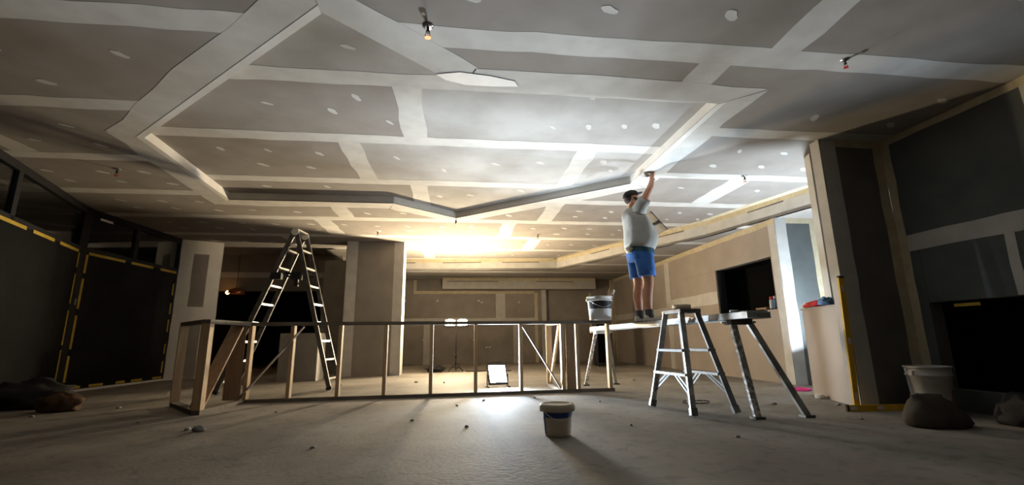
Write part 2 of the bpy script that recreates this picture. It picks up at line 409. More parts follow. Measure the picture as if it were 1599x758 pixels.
# ---- walls made of boards. u runs P0->P1; the boards sit on the room side (inward normal)
def wall(name, P0, P1, z0, z1, th, into, boards, strips=(), core='board_dark', holes=()):
    P0, P1 = V(*P0, 0), V(*P1, 0); d = (P1 - P0).normalized(); L = (P1 - P0).length
    nn = V(*into, 0).normalized()
    def blk(mb, u0, u1, za, zb, o0, o1):
        p = [P0 + d * u0 + nn * o0, P0 + d * u1 + nn * o0, P0 + d * u1 + nn * o1, P0 + d * u0 + nn * o1]
        mb.prism([q[:2] for q in p], za, zb)
    core_mb = MB()
    if holes:
        us = sorted({0, L} | {h[0] for h in holes} | {h[1] for h in holes})
        for a, b in zip(us, us[1:]):
            hz = [(h[2], h[3]) for h in holes if h[0] <= a + 1e-6 and h[1] >= b - 1e-6]
            if not hz: blk(core_mb, a, b, z0, z1, -th, -0.012)
            else:
                lo, hi = hz[0]
                if lo > z0: blk(core_mb, a, b, z0, lo, -th, -0.012)
                if hi < z1: blk(core_mb, a, b, hi, z1, -th, -0.012)
    else: blk(core_mb, 0, L, z0, z1, -th, -0.012)
    o = struct(name, core_mb, core)
    for (u0, u1, za, zb, m) in boards:
        q = MB(); blk(q, u0 + .0015, u1 - .0015, za + .0015, zb - .0015, -0.012, 0); q.build('plasterboard_panel', m, o)
    for si, (u0, u1, za, zb, m) in enumerate(strips):
        e = .0022 + .0004 * si
        pts = wobble_rect(u0, za, u1, zb, 0.008, .25); q = MB()
        vs = [P0 + d * p[0] + nn * e + V(0, 0, p[1]) for p in pts] + [P0 + d * p[0] + nn * .0003 + V(0, 0, p[1]) for p in pts]
        k = len(pts); q.add(vs, [list(range(k)), list(range(k, 2 * k))[::-1]] + [(i, (i + 1) % k, k + (i + 1) % k, k + i) for i in range(k)])
        q.build('paper_tape' if m == 'paper_tape' else 'joint_strip', m, o)
    return o
# right wall near the camera, u runs away from the column towards the camera; dark opening near the floor
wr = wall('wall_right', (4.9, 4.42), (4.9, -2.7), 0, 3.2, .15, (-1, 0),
     [(0, 3.6, 1.68, 2.95, 'board_green_dimmed'), (3.6, 7.1, 1.68, 2.95, 'board_green_dimmed'), (0, .2, 0, 1.68, 'board_green_dimmed'), (.2, 3.2, 1.06, 1.68, 'board_green_dimmed'), (.2, 3.2, 0, .20, 'board_green_dimmed'), (3.2, 7.1, 0, 1.68, 'board_green_dimmed')],
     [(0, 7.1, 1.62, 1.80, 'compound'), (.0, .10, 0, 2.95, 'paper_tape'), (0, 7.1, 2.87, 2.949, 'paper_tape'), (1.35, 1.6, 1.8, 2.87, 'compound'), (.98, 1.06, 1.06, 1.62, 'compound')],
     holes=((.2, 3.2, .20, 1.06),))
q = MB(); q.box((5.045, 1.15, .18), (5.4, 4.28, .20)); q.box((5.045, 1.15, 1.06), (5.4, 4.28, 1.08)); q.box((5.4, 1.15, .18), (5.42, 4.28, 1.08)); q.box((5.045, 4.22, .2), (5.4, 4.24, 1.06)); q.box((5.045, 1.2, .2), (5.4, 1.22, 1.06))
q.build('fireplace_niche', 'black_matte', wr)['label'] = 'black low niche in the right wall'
q = MB(); q.box((4.894, 3.75, 1.0), (4.90, 3.98, 1.03)); q.build('yellow_tape', 'yellow_tape', wr)
# stud wall end-on with its dark face to the camera
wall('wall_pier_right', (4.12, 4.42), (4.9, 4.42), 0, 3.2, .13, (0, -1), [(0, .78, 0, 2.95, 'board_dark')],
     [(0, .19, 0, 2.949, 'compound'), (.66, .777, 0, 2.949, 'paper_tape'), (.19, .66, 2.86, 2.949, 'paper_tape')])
q = MB(); q.box((4.108, 4.42, 0), (4.1195, 4.55, 2.949)); pe = struct('trim_2', q, 'compound')
# half wall and the stub standing on it
hw = MB(); hw.prism([(4.19, 4.56), (4.52, 5.55), (4.78, 5.46), (4.48, 4.56)], 0, 1.06)
half = struct('wall_half', hw, 'board_tan')
q = MB(); q.prism([(4.172, 4.56), (4.505, 5.565), (4.80, 5.47), (4.50, 4.555)], 1.06, 1.078); q.build('capping', 'board_tan', half)
q = MB(); q.prism([(4.31, 4.80), (4.36, 4.95), (4.56, 4.90), (4.52, 4.74)], 1.078, 3.2); struct('wall_stub', q, 'compound')
# alcove behind the half wall
wall('wall_alcove', (5.15, 6.65), (5.95, 6.65), 0, ZL, .15, (0, -1), [(0, .78, 0, ZL, 'board_green_dimmed')], [(0, .20, 0, ZL - .001, 'compound'), (.62, .776, 0, ZL - .001, 'paper_tape'), (.2, .62, ZL - .09, ZL - .001, 'paper_tape')])
wall('wall_alcove_side', (5.93, 6.65), (5.93, 4.3), 0, ZL, .12, (-1, 0), [(0, 2.3, 0, ZL, 'board_green_dimmed')], [(0, .1, 0, ZL - .001, 'paper_tape')])
# long right-hand wall with the serving hatch, u runs into the depth
wt = wall('wall_hatch', (5.15, 6.65), (5.15, 14.6), 0, ZL, .15, (-1, 0),
     [(0, .20, 1.18, 2.03, 'board_tan'), (1.83, 4.0, 1.18, 2.03, 'board_tan'), (0, 4.0, 0, 1.18, 'board_tan'), (0, 4.0, 2.03, ZL, 'board_tan'), (4.0, 7.95, 0, 1.35, 'board_tan'), (4.0, 7.95, 1.35, ZL, 'board_tan')],
     [(1.86, 4.0, 1.38, 1.62, 'compound'), (3.86, 4.1, 0, ZL - .09, 'compound'), (0, 7.9, ZL - .10, ZL - .001, 'paper_tape'), (7.85, 7.948, 0, ZL - .1, 'paper_tape'), (0.003, .17, 0, ZL - .1, 'compound'), (4.1, 7.85, 1.28, 1.45, 'compound'), (5.6, 5.78, 1.45, ZL - .1, 'compound')],
     holes=((.20, 1.83, 1.18, 2.03),))
q = MB(); y0, y1 = 6.85, 8.48
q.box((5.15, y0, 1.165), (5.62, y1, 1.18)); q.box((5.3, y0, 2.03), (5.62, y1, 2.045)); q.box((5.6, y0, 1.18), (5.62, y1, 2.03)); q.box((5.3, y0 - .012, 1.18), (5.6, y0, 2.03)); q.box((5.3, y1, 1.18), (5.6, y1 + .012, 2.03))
q.build('hatch_dark_lining', 'black_matte', wt)['label'] = 'lining of the serving hatch, coloured black for its unlit inside'  # blackened so the shade inside the opening sits in the colour
q = MB(); q.box((5.135, y1 - .05, 1.18), (5.30, y1, 2.03)); q.build('hatch_jamb', 'frame_black', wt)
# back wall with its box soffit
wb = wall('wall_back', (-2.7, 14.6), (5.15, 14.6), 0, ZL, .15, (0, -1),
     [(0, 4.0, 1.35, ZL, 'board'), (4.0, 5.35, 1.35, ZL, 'board'), (5.35, 7.84, 1.35, ZL, 'board'), (0, 1.9, 0, 1.35, 'board'), (1.9, 4.6, 0, 1.35, 'board'), (4.6, 7.84, 0, 1.35, 'board')],
     [(3.95, 4.25, 1.35, 2.2, 'compound'), (0, 5.3, 1.27, 1.40, 'compound'), (1.7, 1.95, 0, 1.27, 'compound'), (4.5, 4.8, 0, 1.27, 'compound'), (1.35, 5.2, 2.17, 2.26, 'paper_tape'), (5.2, 5.30, 0, 2.2, 'paper_tape'), (7.0, 7.10, 0, 2.2, 'paper_tape'), (7.74, 7.83, 0, ZL - .01, 'paper_tape'), (1.35, 1.44, 2.25, 2.6, 'paper_tape')])
for k, (x, z) in enumerate(((-1.6, 1.95), (-.6, 1.95), (.7, 1.95), (-1.0, .75), (.55, .72), (.8, 1.9), (2.0, 1.9), (.95, .5), (1.05, .5), (3.6, .7))):
    q = MB(); q.lathe([(.035, 0), (.035, .003)], (0, 0, 0), 10); q.v = [V(x + p.x, 14.6 - p.z - .0005, z + p.y) for p in q.v]; q.build('compound_patch', 'compound', wb)
q = MB(); q.box((2.72, 14.46, 0), (2.86, 14.595, 2.28)); struct('trim_3', q, 'compound')
q = MB(); q.box((-0.45, 14.2, 2.28), (4.45, 14.598, ZL)); sf = struct('trim_4', q, 'board')
q = MB(); q.box((-0.44, 14.196, 2.29), (4.44, 14.2, ZL - .10)); q.build('joint_strip', 'compound', sf)
q = MB(); q.box((-0.44, 14.195, ZL - .10), (4.44, 14.2, ZL - .004)); q.build('paper_tape', 'paper_tape', sf)
for a, b in ((0, 1.6), (2.8, 4.0)):
    q = MB(); q.box((-.3 + a, 14.193, ZL - .13), (-.3 + b, 14.196, ZL - .11)); q.build('bare_board_strip', 'board_dark', sf)
# freestanding column
q = MB(); q.box((-2.46, 10.42, 0), (-1.22, 10.92, H + .1)); cl = struct('wall_column', q, 'board')
for (x0, x1) in ((-2.472, -2.22), (-1.42, -1.21)):
    q = MB(); q.box((x0, 10.416, 0), (x1, 10.42, H - .002)); q.build('joint_strip', 'compound', cl)
q = MB(); q.box((-1.22, 10.416, 0), (-1.208, 10.92, H - .002)); q.build('joint_strip', 'compound', cl)
q = MB(); q.box((-2.472, 10.416, 0), (-2.46, 10.92, H - .002)); q.build('joint_strip', 'compound', cl)
q = MB(); q.box((-2.21, 10.414, 0), (-1.43, 10.4195, H - .003)); q.build('plasterboard_panel', 'board', cl)
# dark passage on the left: nib, beams, far end
wall('wall_nib', (-3.15, 11.2), (-2.47, 11.2), 0, ZL, .2, (0, -1), [(0, .68, 0, ZL, 'board')])
wall('wall_passage_right', (-2.72, 11.4), (-2.72, 20.5), 0, ZL, .1, (-1, 0), [(0, 9.1, 0, ZL, 'black_shade')], core='black_shade')
wall('wall_passage_end', (-8.2, 17.5), (-2.72, 17.5), 0, ZL, .1, (0, -1), [(0, 5.48, 0, ZL, 'black_shade')], core='black_shade')
wall('wall_passage_left', (-6.6, 10.7), (-6.6, 17.5), 0, ZL, .1, (1, 0), [(0, 6.8, 0, ZL, 'black_shade')], core='black_shade')
q = MB(); q.box((-6.6, 12.3, 2.02), (-3.0, 12.6, H + .02)); b1 = struct('trim_5', q, 'board')
q = MB(); q.box((-6.55, 12.295, 2.36), (-3.0, 12.3, 2.5)); q.build('joint_strip', 'compound', b1)
# pier at the end of the glazing, compound whitened so its face looks lit
pl = wall('wall_pier_left', (-5.92, 10.42), (-5.22, 10.75), 0, H + .1, .25, (.43, -.9),
     [(0, .774, 0, 1.3, 'board'), (0, .774, 1.3, H, 'board')], [(.003, .24, 0, H - .01, 'compound_fresh'), (.52, .77, 0, H - .01, 'compound_fresh'), (.2, .56, H - .3, H - .01, 'compound_fresh'), (.2, .56, 1.18, 1.50, 'compound_fresh')])
q = MB(); q.box((-8.2, 10.72, 0), (-5.75, 10.85, H + .1)); struct('wall_left_return', q, 'black_shade')
# behind the camera
q = MB(); q.box((-8.2, -2.9, 0), (6, -2.7, 3.25)); struct('wall_near', q, 'board_dark')
q = MB(); q.box((8.5, 4.3, 0), (8.6, 20.5, 3.25)); q.box((5.95, 4.2, 0), (8.6, 4.3, 3.25)); struct('wall_outer', q, 'board_dark')

# ---- black glazing on the left, two runs meeting at a post
def glazing(nm, P0, P1, bays, tapes_v, hang):
    P0, P1 = V(*P0, 0), V(*P1, 0); d = (P1 - P0).normalized(); L = (P1 - P0).length; nn = V(d.y, -d.x, 0)
    if nn.x < 0: nn = -nn
    root = shell(nm)
    def blk(name, m, u0, u1, za, zb, o0, o1):
        q = MB(); p = [P0 + d * u0 + nn * o0, P0 + d * u1 + nn * o0, P0 + d * u1 + nn * o1, P0 + d * u0 + nn * o1]
        q.prism([x[:2] for x in p], za, zb); return q.build(name, m, root)
    blk('head_frame', 'frame_black', 0, L, H - .10, H + .1, -.06, .03)
    blk('transom', 'frame_black', 0, L, 2.20, 2.29, -.05, .03)
    blk('sill', 'white_plastic', 0, L, 0, .035, -.05, .05)
    blk('bottom_rail', 'frame_black', 0, L, .035, .14, -.04, .025)
    for u in (0, *bays, L):
        blk('mullion', 'frame_black', max(0, u - .05), min(L, u + .05), .14, H - .1, -.05, .03)
    us = [0, *bays, L]
    for a, b in zip(us, us[1:]):
        blk('pane', 'glass', a + .05, b - .05, 2.29, H - .10, -.012, 0)
        blk('pane', 'glass', a + .05, b - .05, .14, 2.20, -.012, 0)
    # black plastic sheet hung over the lower lights, lightly billowed
    q = MB(); nu, nz = 40, 12; vs = []
    for i in range(nu + 1):
        for k in range(nz + 1):
            u = hang[0] + (hang[1] - hang[0]) * i / nu; z = .06 + 2.15 * k / nz
            e = min(1, 4 * min(i / nu, 1 - i / nu, k / nz, 1 - k / nz) + .05)
            vs.append(P0 + d * u + nn * (.036 + .045 * e * (1 + noise.noise(V(u * 1.3, z * .9, L)))) + V(0, 0, z))
    q.add(vs, [(i * (nz + 1) + k, (i + 1) * (nz + 1) + k, (i + 1) * (nz + 1) + k + 1, i * (nz + 1) + k + 1) for i in range(nu) for k in range(nz)], True)
    q.build('plastic_sheet', 'plastic_sheet', root)
    # dashes of yellow tape
    u = hang[0] + .05
    while u < hang[1] - .2:
        ln = random.uniform(.45, .8); blk('yellow_tape', 'yellow_tape', u, min(u + ln, hang[1]), 2.18, 2.225, .041, .045); u += ln + random.uniform(.15, .35)
    u = hang[0] + .05
    while u < hang[1] - .2:
        ln = random.uniform(.2, .32); blk('yellow_tape', 'yellow_tape', u, min(u + ln, hang[1]), .05, .09, .041, .045); u += ln + random.uniform(.15, .3)
    for (ut, dense) in tapes_v:
        z = .16
        while z < 2.1:
            ln = random.uniform(.3, .55) if dense else random.uniform(.15, .3)
            blk('yellow_tape', 'yellow_tape', ut - .02, ut + .02, z, min(z + ln, 2.18), .041, .045); z += ln + (random.uniform(.04, .15) if dense else random.uniform(.1, .25))
    return root, blk
g1, blk1 = glazing('window_1', (-6.08, 8.02), (-2.5, -2.7), (2.1, 4.3, 6.5, 8.7), ((.12, True),), (.10, 10.8))
g2, blk2 = glazing('window_2', (-6.08, 8.02), (-5.95, 10.42), (1.15,), ((.11, True), (2.3, False)), (.09, 2.33))
blk2('door_sticker', 'white_plastic', .25, .52, 2.80, 2.84, .031, .034)['label'] = 'small white sticker on the black head frame'
blk2('latch', 'steel', .02, .05, 2.70, 2.84, .031, .045); blk2('latch', 'steel', .02, .05, 1.35, 1.45, .031, .055)
q = MB(); q.box((-6.2, 7.93, 0), (-6.03, 8.1, H)); struct('trim_6', q, 'frame_black')

# ================================================================== LIGHTS THAT STAND IN THE ROOM
def floodlight(loc, yaw, tilt, wd, hd, glow, label, watt=0.0, spread=115):
    t = thing('floor_floodlight', label, 'work light', loc)
    L0 = V(loc)
    f = V(math.sin(yaw) * math.cos(tilt), -math.cos(yaw) * math.cos(tilt), math.sin(tilt)); r = V(math.cos(yaw), math.sin(yaw), 0); u = r.cross(f) * -1
    if u.z < 0: u = -u
    c = L0 + V(0, 0, .20)
    def slab(a0, a1, b0, b1, d0, d1):
        pts = [c + r * a + u * b + f * dd for dd in (d0, d1) for a, b in ((a0, b0), (a1, b0), (a1, b1), (a0, b1))]
        return pts, [(0, 3, 2, 1), (4, 5, 6, 7), (0, 1, 5, 4), (1, 2, 6, 5), (2, 3, 7, 6), (3, 0, 4, 7)]
    q = MB(); q.add(*slab(-wd / 2, wd / 2, -hd / 2, hd / 2, -.05, -.012))
    for a0, a1, b0, b1 in ((-wd / 2, wd / 2, -hd / 2, -hd / 2 + .02), (-wd / 2, wd / 2, hd / 2 - .02, hd / 2), (-wd / 2, -wd / 2 + .02, -hd / 2, hd / 2), (wd / 2 - .02, wd / 2, -hd / 2, hd / 2)):
        q.add(*slab(a0, a1, b0, b1, -.012, .012))
    q.build('housing', 'black_plastic', t)
    q = MB(); q.add(*slab(-wd / 2 + .02, wd / 2 - .02, -hd / 2 + .02, hd / 2 - .02, -.0115, -.004)); q.build('lens', glow, t)
    q = MB()
    if watt:                                                         # the lens throws a beam, not an even glow
        ld = bpy.data.lights.new('floodlight_beam', 'AREA'); ld.shape = 'RECTANGLE'; ld.size = wd - .05; ld.size_y = hd - .05
        ld.energy = watt; ld.spread = math.radians(spread); ld.color = (0.74, 0.87, 1.0)
        lo = bpy.data.objects.new('floodlight_beam', ld); C.objects.link(lo)
        mm = Matrix((r, u, -f)).transposed().to_4x4()
        if mm.determinant() < 0: mm = Matrix((-r, u, -f)).transposed().to_4x4()
        mm.translation = c + f * .004; lo.matrix_world = mm
    hf = V(-math.sin(yaw) * -1, -math.cos(yaw), 0)
    for s in (-1, 1):
        q = MB(); a = c + r * (s * (wd / 2 + .015)); g0 = V(a.x, a.y, .012)
        q.tube([a, g0, g0 - hf * .12], .009, 6); q.tube([g0 - hf * .02, g0 + hf * .12], .009, 6)
        q.build('stand_leg', 'rubber', t)
    q = MB(); top = c + u * (hd / 2)
    q.tube([top - r * .09 - f * .03, top - r * .09 + u * .05 - f * .03, top + r * .09 + u * .05 - f * .03, top + r * .09 - f * .03], .009, 6); q.build('handle', 'rubber', t)
    q = MB()
    for k in range(7): q.add(*slab(-wd / 2 + .03 + k * (wd - .07) / 6, -wd / 2 + .038 + k * (wd - .07) / 6, -hd / 2 + .02, hd / 2 - .02, -.085, -.05))
    q.build('cooling_fins', 'aluminium_dull_shaded', t)
    return t
floodlight((0.66, 7.48, 0), 0.20, math.radians(27), .31, .32, 'led_glow', 'square white LED floodlight shining on the floor behind the timber frame', LED_WATT, 116)
floodlight((5.12, 5.92, 0), math.radians(-35), math.radians(72), .28, .22, 'led_glow_alcove', 'floodlight on the floor behind the half wall, lighting the alcove')

t = thing('tripod_work_light', 'twin halogen work light glowing warm on a thin black tripod', 'work light', (0.0, 11.25, 0))
q = MB(); q.tube([(0, 11.25, .06), (0, 11.25, 1.06)], .014, 8); q.build('pole', 'black_plastic', t)
for k in range(3):
    a = math.radians(90 + 120 * k); q = MB()
    q.tube([(0, 11.25, .22), (.20 * math.cos(a), 11.25 + .20 * math.sin(a), .012)], .010, 6); q.tube([(0, 11.25, .07), (.10 * math.cos(a), 11.25 + .10 * math.sin(a), .11)], .006, 6)
    q.build('leg', 'black_plastic', t)
q = MB(); q.lathe([(.024, .33), (.024, .40)], (0, 11.25, 0), 10); q.build('collar', 'black_plastic', t)
q = MB(); q.tube([(-.3, 11.25, 1.06), (.3, 11.25, 1.06)], .013, 8); q.build('crossbar', 'black_plastic', t)
tl = math.radians(46)
for sx in (-.145, .145):
    f = V(0, -math.cos(tl), math.sin(tl)); u = V(0, math.sin(tl), math.cos(tl)); r = V(1, 0, 0); c = V(sx, 11.2, 1.15)
    def slab(a, b, d0, d1):
        return [c + r * x * a + u * y * b + f * dd for dd in (d0, d1) for x, y in ((-1, -1), (1, -1), (1, 1), (-1, 1))], [(0, 3, 2, 1), (4, 5, 6, 7), (0, 1, 5, 4), (1, 2, 6, 5), (2, 3, 7, 6), (3, 0, 4, 7)]
    q = MB(); vs, fs = slab(.085, .06, -.09, -.02); vs2, fs2 = slab(.12, .09, -.019, 0)
    vs[4:] = vs2[:4]; q.add(vs, fs); h = q.build('lamp_head', 'black_plastic', t)
    q = MB(); q.add(*slab(.105, .075, -.018, .002)); q.build('lens', 'halogen_glow', h)
    q = MB()
    for k in range(5):
        x = -.1 + .05 * k; q.tube([c + r * x - u * .085 + f * .03, c + r * x + u * .085 + f * .03], .0022, 5)
    q.tube([c - r * .115 + f * .03, c + r * .115 + f * .03], .0022, 5); q.build('wire_guard', 'steel', h)
    q = MB(); q.tube([c - r * .07 + u * .09 - f * .03, c - r * .07 + u * .15 - f * .03, c + r * .07 + u * .15 - f * .03, c + r * .07 + u * .09 - f * .03], .008, 6); q.build('handle', 'rubber', h)
    q = MB(); q.tube([c - u * .075 - f * .03, V(sx, 11.25, 1.06)], .012, 6); q.build('bracket', 'black_plastic', h)

t = thing('hanging_bulb', 'glowing orange bulb under a copper shade in the dark doorway on the left', 'lamp', (-5.62, 12.0, 1.98))
q = MB(); q.ball((-5.62, 12.0, 1.95), .045, n=10, m=6); q.build('bulb', 'bulb_glow', t)
q = MB(); q.lathe([(.03, 2.10), (.09, 2.08), (.17, 2.02), (.21, 1.95), (.205, 1.95), (.165, 2.015), (.085, 2.07), (.025, 2.09)], (-5.45, 12.06, -.03), 16, False); q.build('lamp_shade', 'copper', t)
q = MB(); q.tube([(-5.45, 12.06, 2.06), (-5.45, 12.06, ZL + .3)], .006, 6); q.build('cord', 'rubber', t)
q = MB(); q.tube([(-5.62, 12, 1.98), (-5.55, 12.02, 2.03), (-5.45, 12.06, 2.06)], .018, 6); q.build('lamp_holder', 'black_plastic', t)

# ================================================================== TIMBER FRAME OF THE BAR
t = thing('timber_bar_frame', 'long open pine stud frame for a bar, with skewed return at its left end', 'timber frame', (0, 6.4, 0))
def fy(x): return 6.30 + 0.052 * (x + 2.62)
def part(name, m, *beams):
    q = MB()
    for b in beams: q.beam(*b)
    return q.build(name, m, t)
zt = 0.99
part('top_plate', 'pine_shaded', ((-2.62, fy(-2.62), zt - .0225), (2.24, fy(2.24), zt - .0225), .09, .045))
part('bottom_plate', 'pine_shaded', ((-2.62, fy(-2.62), .0225), (2.24, fy(2.24), .0225), .09, .045))
for x in (-2.60, -2.10, -1.51, -.93, -.33, .27, .90, 1.50, 2.19):
    part('stud', 'pine', ((x, fy(x), .045), (x, fy(x), zt - .045), .045, .09, (0, 1, 0)))
part('brace', 'pine_shaded', ((-1.96, fy(-2) - .052, .93), (-2.66, fy(-2.6) - .052, .05), .012, .075, (0, 1, 0)))
part('brace', 'pine_shaded', ((.93, fy(.9) + .052, .93), (1.47, fy(1.5) + .052, .06), .018, .06, (0, 1, 0)))
# left return: towards the camera, then slanting back to the outer stud
P, Q = (-2.70, 5.42), (-3.37, 6.22)
part('top_plate', 'pine_shaded', ((-2.64, 6.25, zt - .0225), (P[0], P[1] - .04, zt - .0225), .09, .045))
part('top_plate', 'pine_shaded', ((P[0] - .05, P[1] + .05, zt - .0225), (Q[0], Q[1], zt - .0225), .09, .045))
part('bottom_plate', 'pine_shaded', ((-2.64, 6.25, .0225), (P[0], P[1] - .04, .0225), .09, .045))
part('bottom_plate', 'pine_shaded', ((P[0] - .05, P[1] + .05, .0225), (Q[0], Q[1], .0225), .09, .045))
part('stud', 'pine', ((P[0], P[1], .045), (P[0], P[1], zt - .045), .09, .09, (0, 1, 0)))
part('stud', 'pine', ((P[0] - .07, P[1] + .10, .045), (P[0] - .07, P[1] + .10, zt - .045), .045, .09, (0, 1, 0)))
part('stud', 'pine', ((Q[0], Q[1], .045), (Q[0], Q[1], zt - .045), .045, .09, (.77, .64, 0)))
part('brace', 'ply', ((-2.70, 6.12, .93), (-2.76, 5.52, .06), .14, .03, (0, 1, .4)))
part('end_board', 'ply', ((-2.74, 6.24, .045), (-2.74, 6.24, zt - .045), .19, .022, (0, 1, 0)))
# right return behind the frame
part('top_plate', 'pine_shaded', ((1.50, fy(1.5) + .045, zt - .0225), (1.50, 7.5, zt - .0225), .09, .045))
part('bottom_plate', 'pine_shaded', ((1.50, fy(1.5) + .045, .0225), (1.50, 7.5, .0225), .09, .045))
part('stud', 'pine', ((1.50, 7.46, .045), (1.50, 7.46, zt - .045), .09, .045, (0, 1, 0)))
part('brace', 'pine', ((1.50, 7.38, .08), (1.50, 6.68, .92), .03, .07))
part('end_board', 'ply', ((1.615, fy(1.6) - .03, .045), (1.615, fy(1.6) - .03, zt - .045), .13, .022, (0, 1, 0)))
part('stud', 'pine', ((1.72, fy(1.7), .045), (1.72, fy(1.7), zt - .045), .045, .09, (0, 1, 0)))

# ================================================================== LADDER
t = thing('folding_ladder', 'tall aluminium A-frame ladder standing behind the left of the frame', 'ladder', (-2.6, 7.6, 0))
apex = V(-2.53, 7.55, 2.44); rv = V(-.05, -.40, 0)
def section(foot, splay, nr, wd, m, off=0.0):
    foot = V(foot)
    for s in (-.5, .5):
        p0, p1 = apex + rv * s * .86 + V(off, 0, 0), foot + rv * s * splay
        q = MB(); q.beam(p0, p1, .028, wd, (p1 - p0).cross(rv).normalized()); st = q.build('stile', m, t)
        q = MB(); d = (p1 - p0).normalized(); q.beam(p1 - d * .05, p1 + V(0, 0, .012) - d * .0, .042, wd + .02, (p1 - p0).cross(rv).normalized()); q.build('rubber_foot', 'rubber', st)
    for k in range(nr):
        f = (k + 1) / (nr + .6); c = apex.lerp(foot, f) + V(off * (1 - f), 0, 0); ww = .86 + (splay - .86) * f
        q = MB(); q.beam(c - rv * .5 * ww, c + rv * .5 * ww, .055, .028, (0, 0, 1)); q.build('rung', 'aluminium', t)
section((-3.42, 7.55, .012), 1.15, 8, .075, 'aluminium_dull_shaded', -.02)
section((-1.88, 7.72, .012), 1.0, 8, .065, 'aluminium_dull_shaded', .02)
for s in (-.43, .43):
    c = apex + rv * s; q = MB(); q.tube([c + V(0, -.03, 0), c + V(0, .03, 0)], .055, 12); q.build('hinge', 'aluminium', t)
q = MB(); q.beam(apex + rv * .46 + V(0, 0, .045), apex - rv * .46 + V(0, 0, .045), .085, .025); q.build('top_bracket', 'aluminium', t)
for s in (-.42, .42):
    a = apex.lerp(V(-3.42, 7.55, 0), .27) + rv * s; b = apex.lerp(V(-1.88, 7.72, 0), .27) + rv * s
    q = MB(); q.beam(a, b, .03, .008, (0, 1, 0)); q.build('spreader_bar', 'black_plastic', t)
q = MB(); c = apex.lerp(V(-1.88, 7.72, 0), .27) + rv * .55
q.box((c.x - .16, c.y - .05, c.z - .10), (c.x - .02, c.y + .05, c.z + .02)); q.box((c.x - .12, c.y - .03, c.z - .20), (c.x - .06, c.y + .03, c.z - .10)); q.build('tool_holder', 'black_plastic', t)
q = MB(); c = apex.lerp(V(-3.42, 7.55, 0), .27) + rv * .55; q.box((c.x - .03, c.y - .04, c.z - .1), (c.x + .12, c.y + .04, c.z)); q.build('tool_holder', 'black_plastic', t)

# ================================================================== STEP STOOL
t = thing('double_step_ladder', 'low worn aluminium double-sided step ladder before the plank, tape roll on top', 'step ladder', (2.42, 4.86, 0))
tops = {'L1': V(2.30, 5.02, 1.0), 'L2': V(2.34, 4.74, 1.0), 'R1': V(2.52, 4.76, 1.0), 'R2': V(2.48, 5.04, 1.0)}
feet = {'L1': V(2.14, 5.18, .014), 'L2': V(2.24, 4.48, .014), 'R1': V(2.72, 4.55, .014), 'R2': V(2.62, 5.25, .014)}
for dd_ in (tops, feet):
    for k in dd_: dd_[k].x -= .015; dd_[k].y -= .20
for k in ('L1', 'L2', 'R1', 'R2'):
    q = MB(); p0, p1 = tops[k], feet[k]; q.beam(p0, p1, .055, .026, (0, 1, 0)); q.beam(p0 + V(0, .016, 0), p1 + V(0, .016, 0), .012, .03, (0, 1, 0))
    lg = q.build('leg', 'aluminium_worn' if k[0] == 'L' else 'aluminium_dull_shaded', t)  # left legs' floodlight and right legs' shade put into the metal tones
    q = MB(); q.beam(p1 + (p0 - p1).normalized() * .07, p1 - V(0, 0, .0), .064, .05, (0, 1, 0)); q.build('foot_cap', 'aluminium_dull_shaded', lg)
q = MB(); q.prism([(2.255, 4.86), (2.295, 4.50), (2.535, 4.52), (2.495, 4.88)], .985, 1.03); bevel(q.build('top_plate', 'aluminium_dull_shaded', t), .008)
for a, b in (('L1', 'L2'), ('R1', 'R2')):
    out = -1 if a == 'L1' else 1
    for f, nm in ((.40, 'upper'), (.635, 'lower')):
        p, r = tops[a].lerp(feet[a], f), tops[b].lerp(feet[b], f)
        q = MB(); q.beam(p, r, .09, .026); st = q.build('step', 'splattered' if (nm == 'lower' and out < 0) else 'aluminium_dull_shaded', t)
    pm = (p + r) / 2
    for e, fo in ((p, feet[a]), (r, feet[b])):
        q = MB(); q.beam(pm.lerp(e, .35) - V(0, 0, .01), e.lerp(fo, .42), .022, .008, (1, 0, 0)); q.build('brace', 'aluminium_dull_shaded', t)
        q = MB(); q.beam(pm.lerp(e, .15) - V(0, 0, .01), e.lerp(fo, .58), .022, .008, (1, 0, 0)); q.build('brace', 'aluminium_dull_shaded', t)
q = MB()
q.lathe([(.035, 1.03), (.095, 1.03), (.095, 1.078), (.035, 1.078), (.035, 1.03)], (2.395, 4.66, 0), 24, False)
tag(q.build('tape_roll', 'tape_roll', None, (2.395, 4.66, 1.03)), 'roll of tan joint tape lying on top of the step ladder', 'tape roll')
q = MB(); cc = V(2.72, 5.15, .012)
q.tube([cc + V(.16 * math.cos(a / 6) + .02 * math.sin(a / 2), .12 * math.sin(a / 6), .008 * (a % 5) / 5) for a in range(0, 76)], .004, 5)
tag(q.build('cable_loop', 'dark_cloth', None, (2.72, 5.15, 0)), 'thin dark cable coiled on the floor behind the step ladder', 'cable')

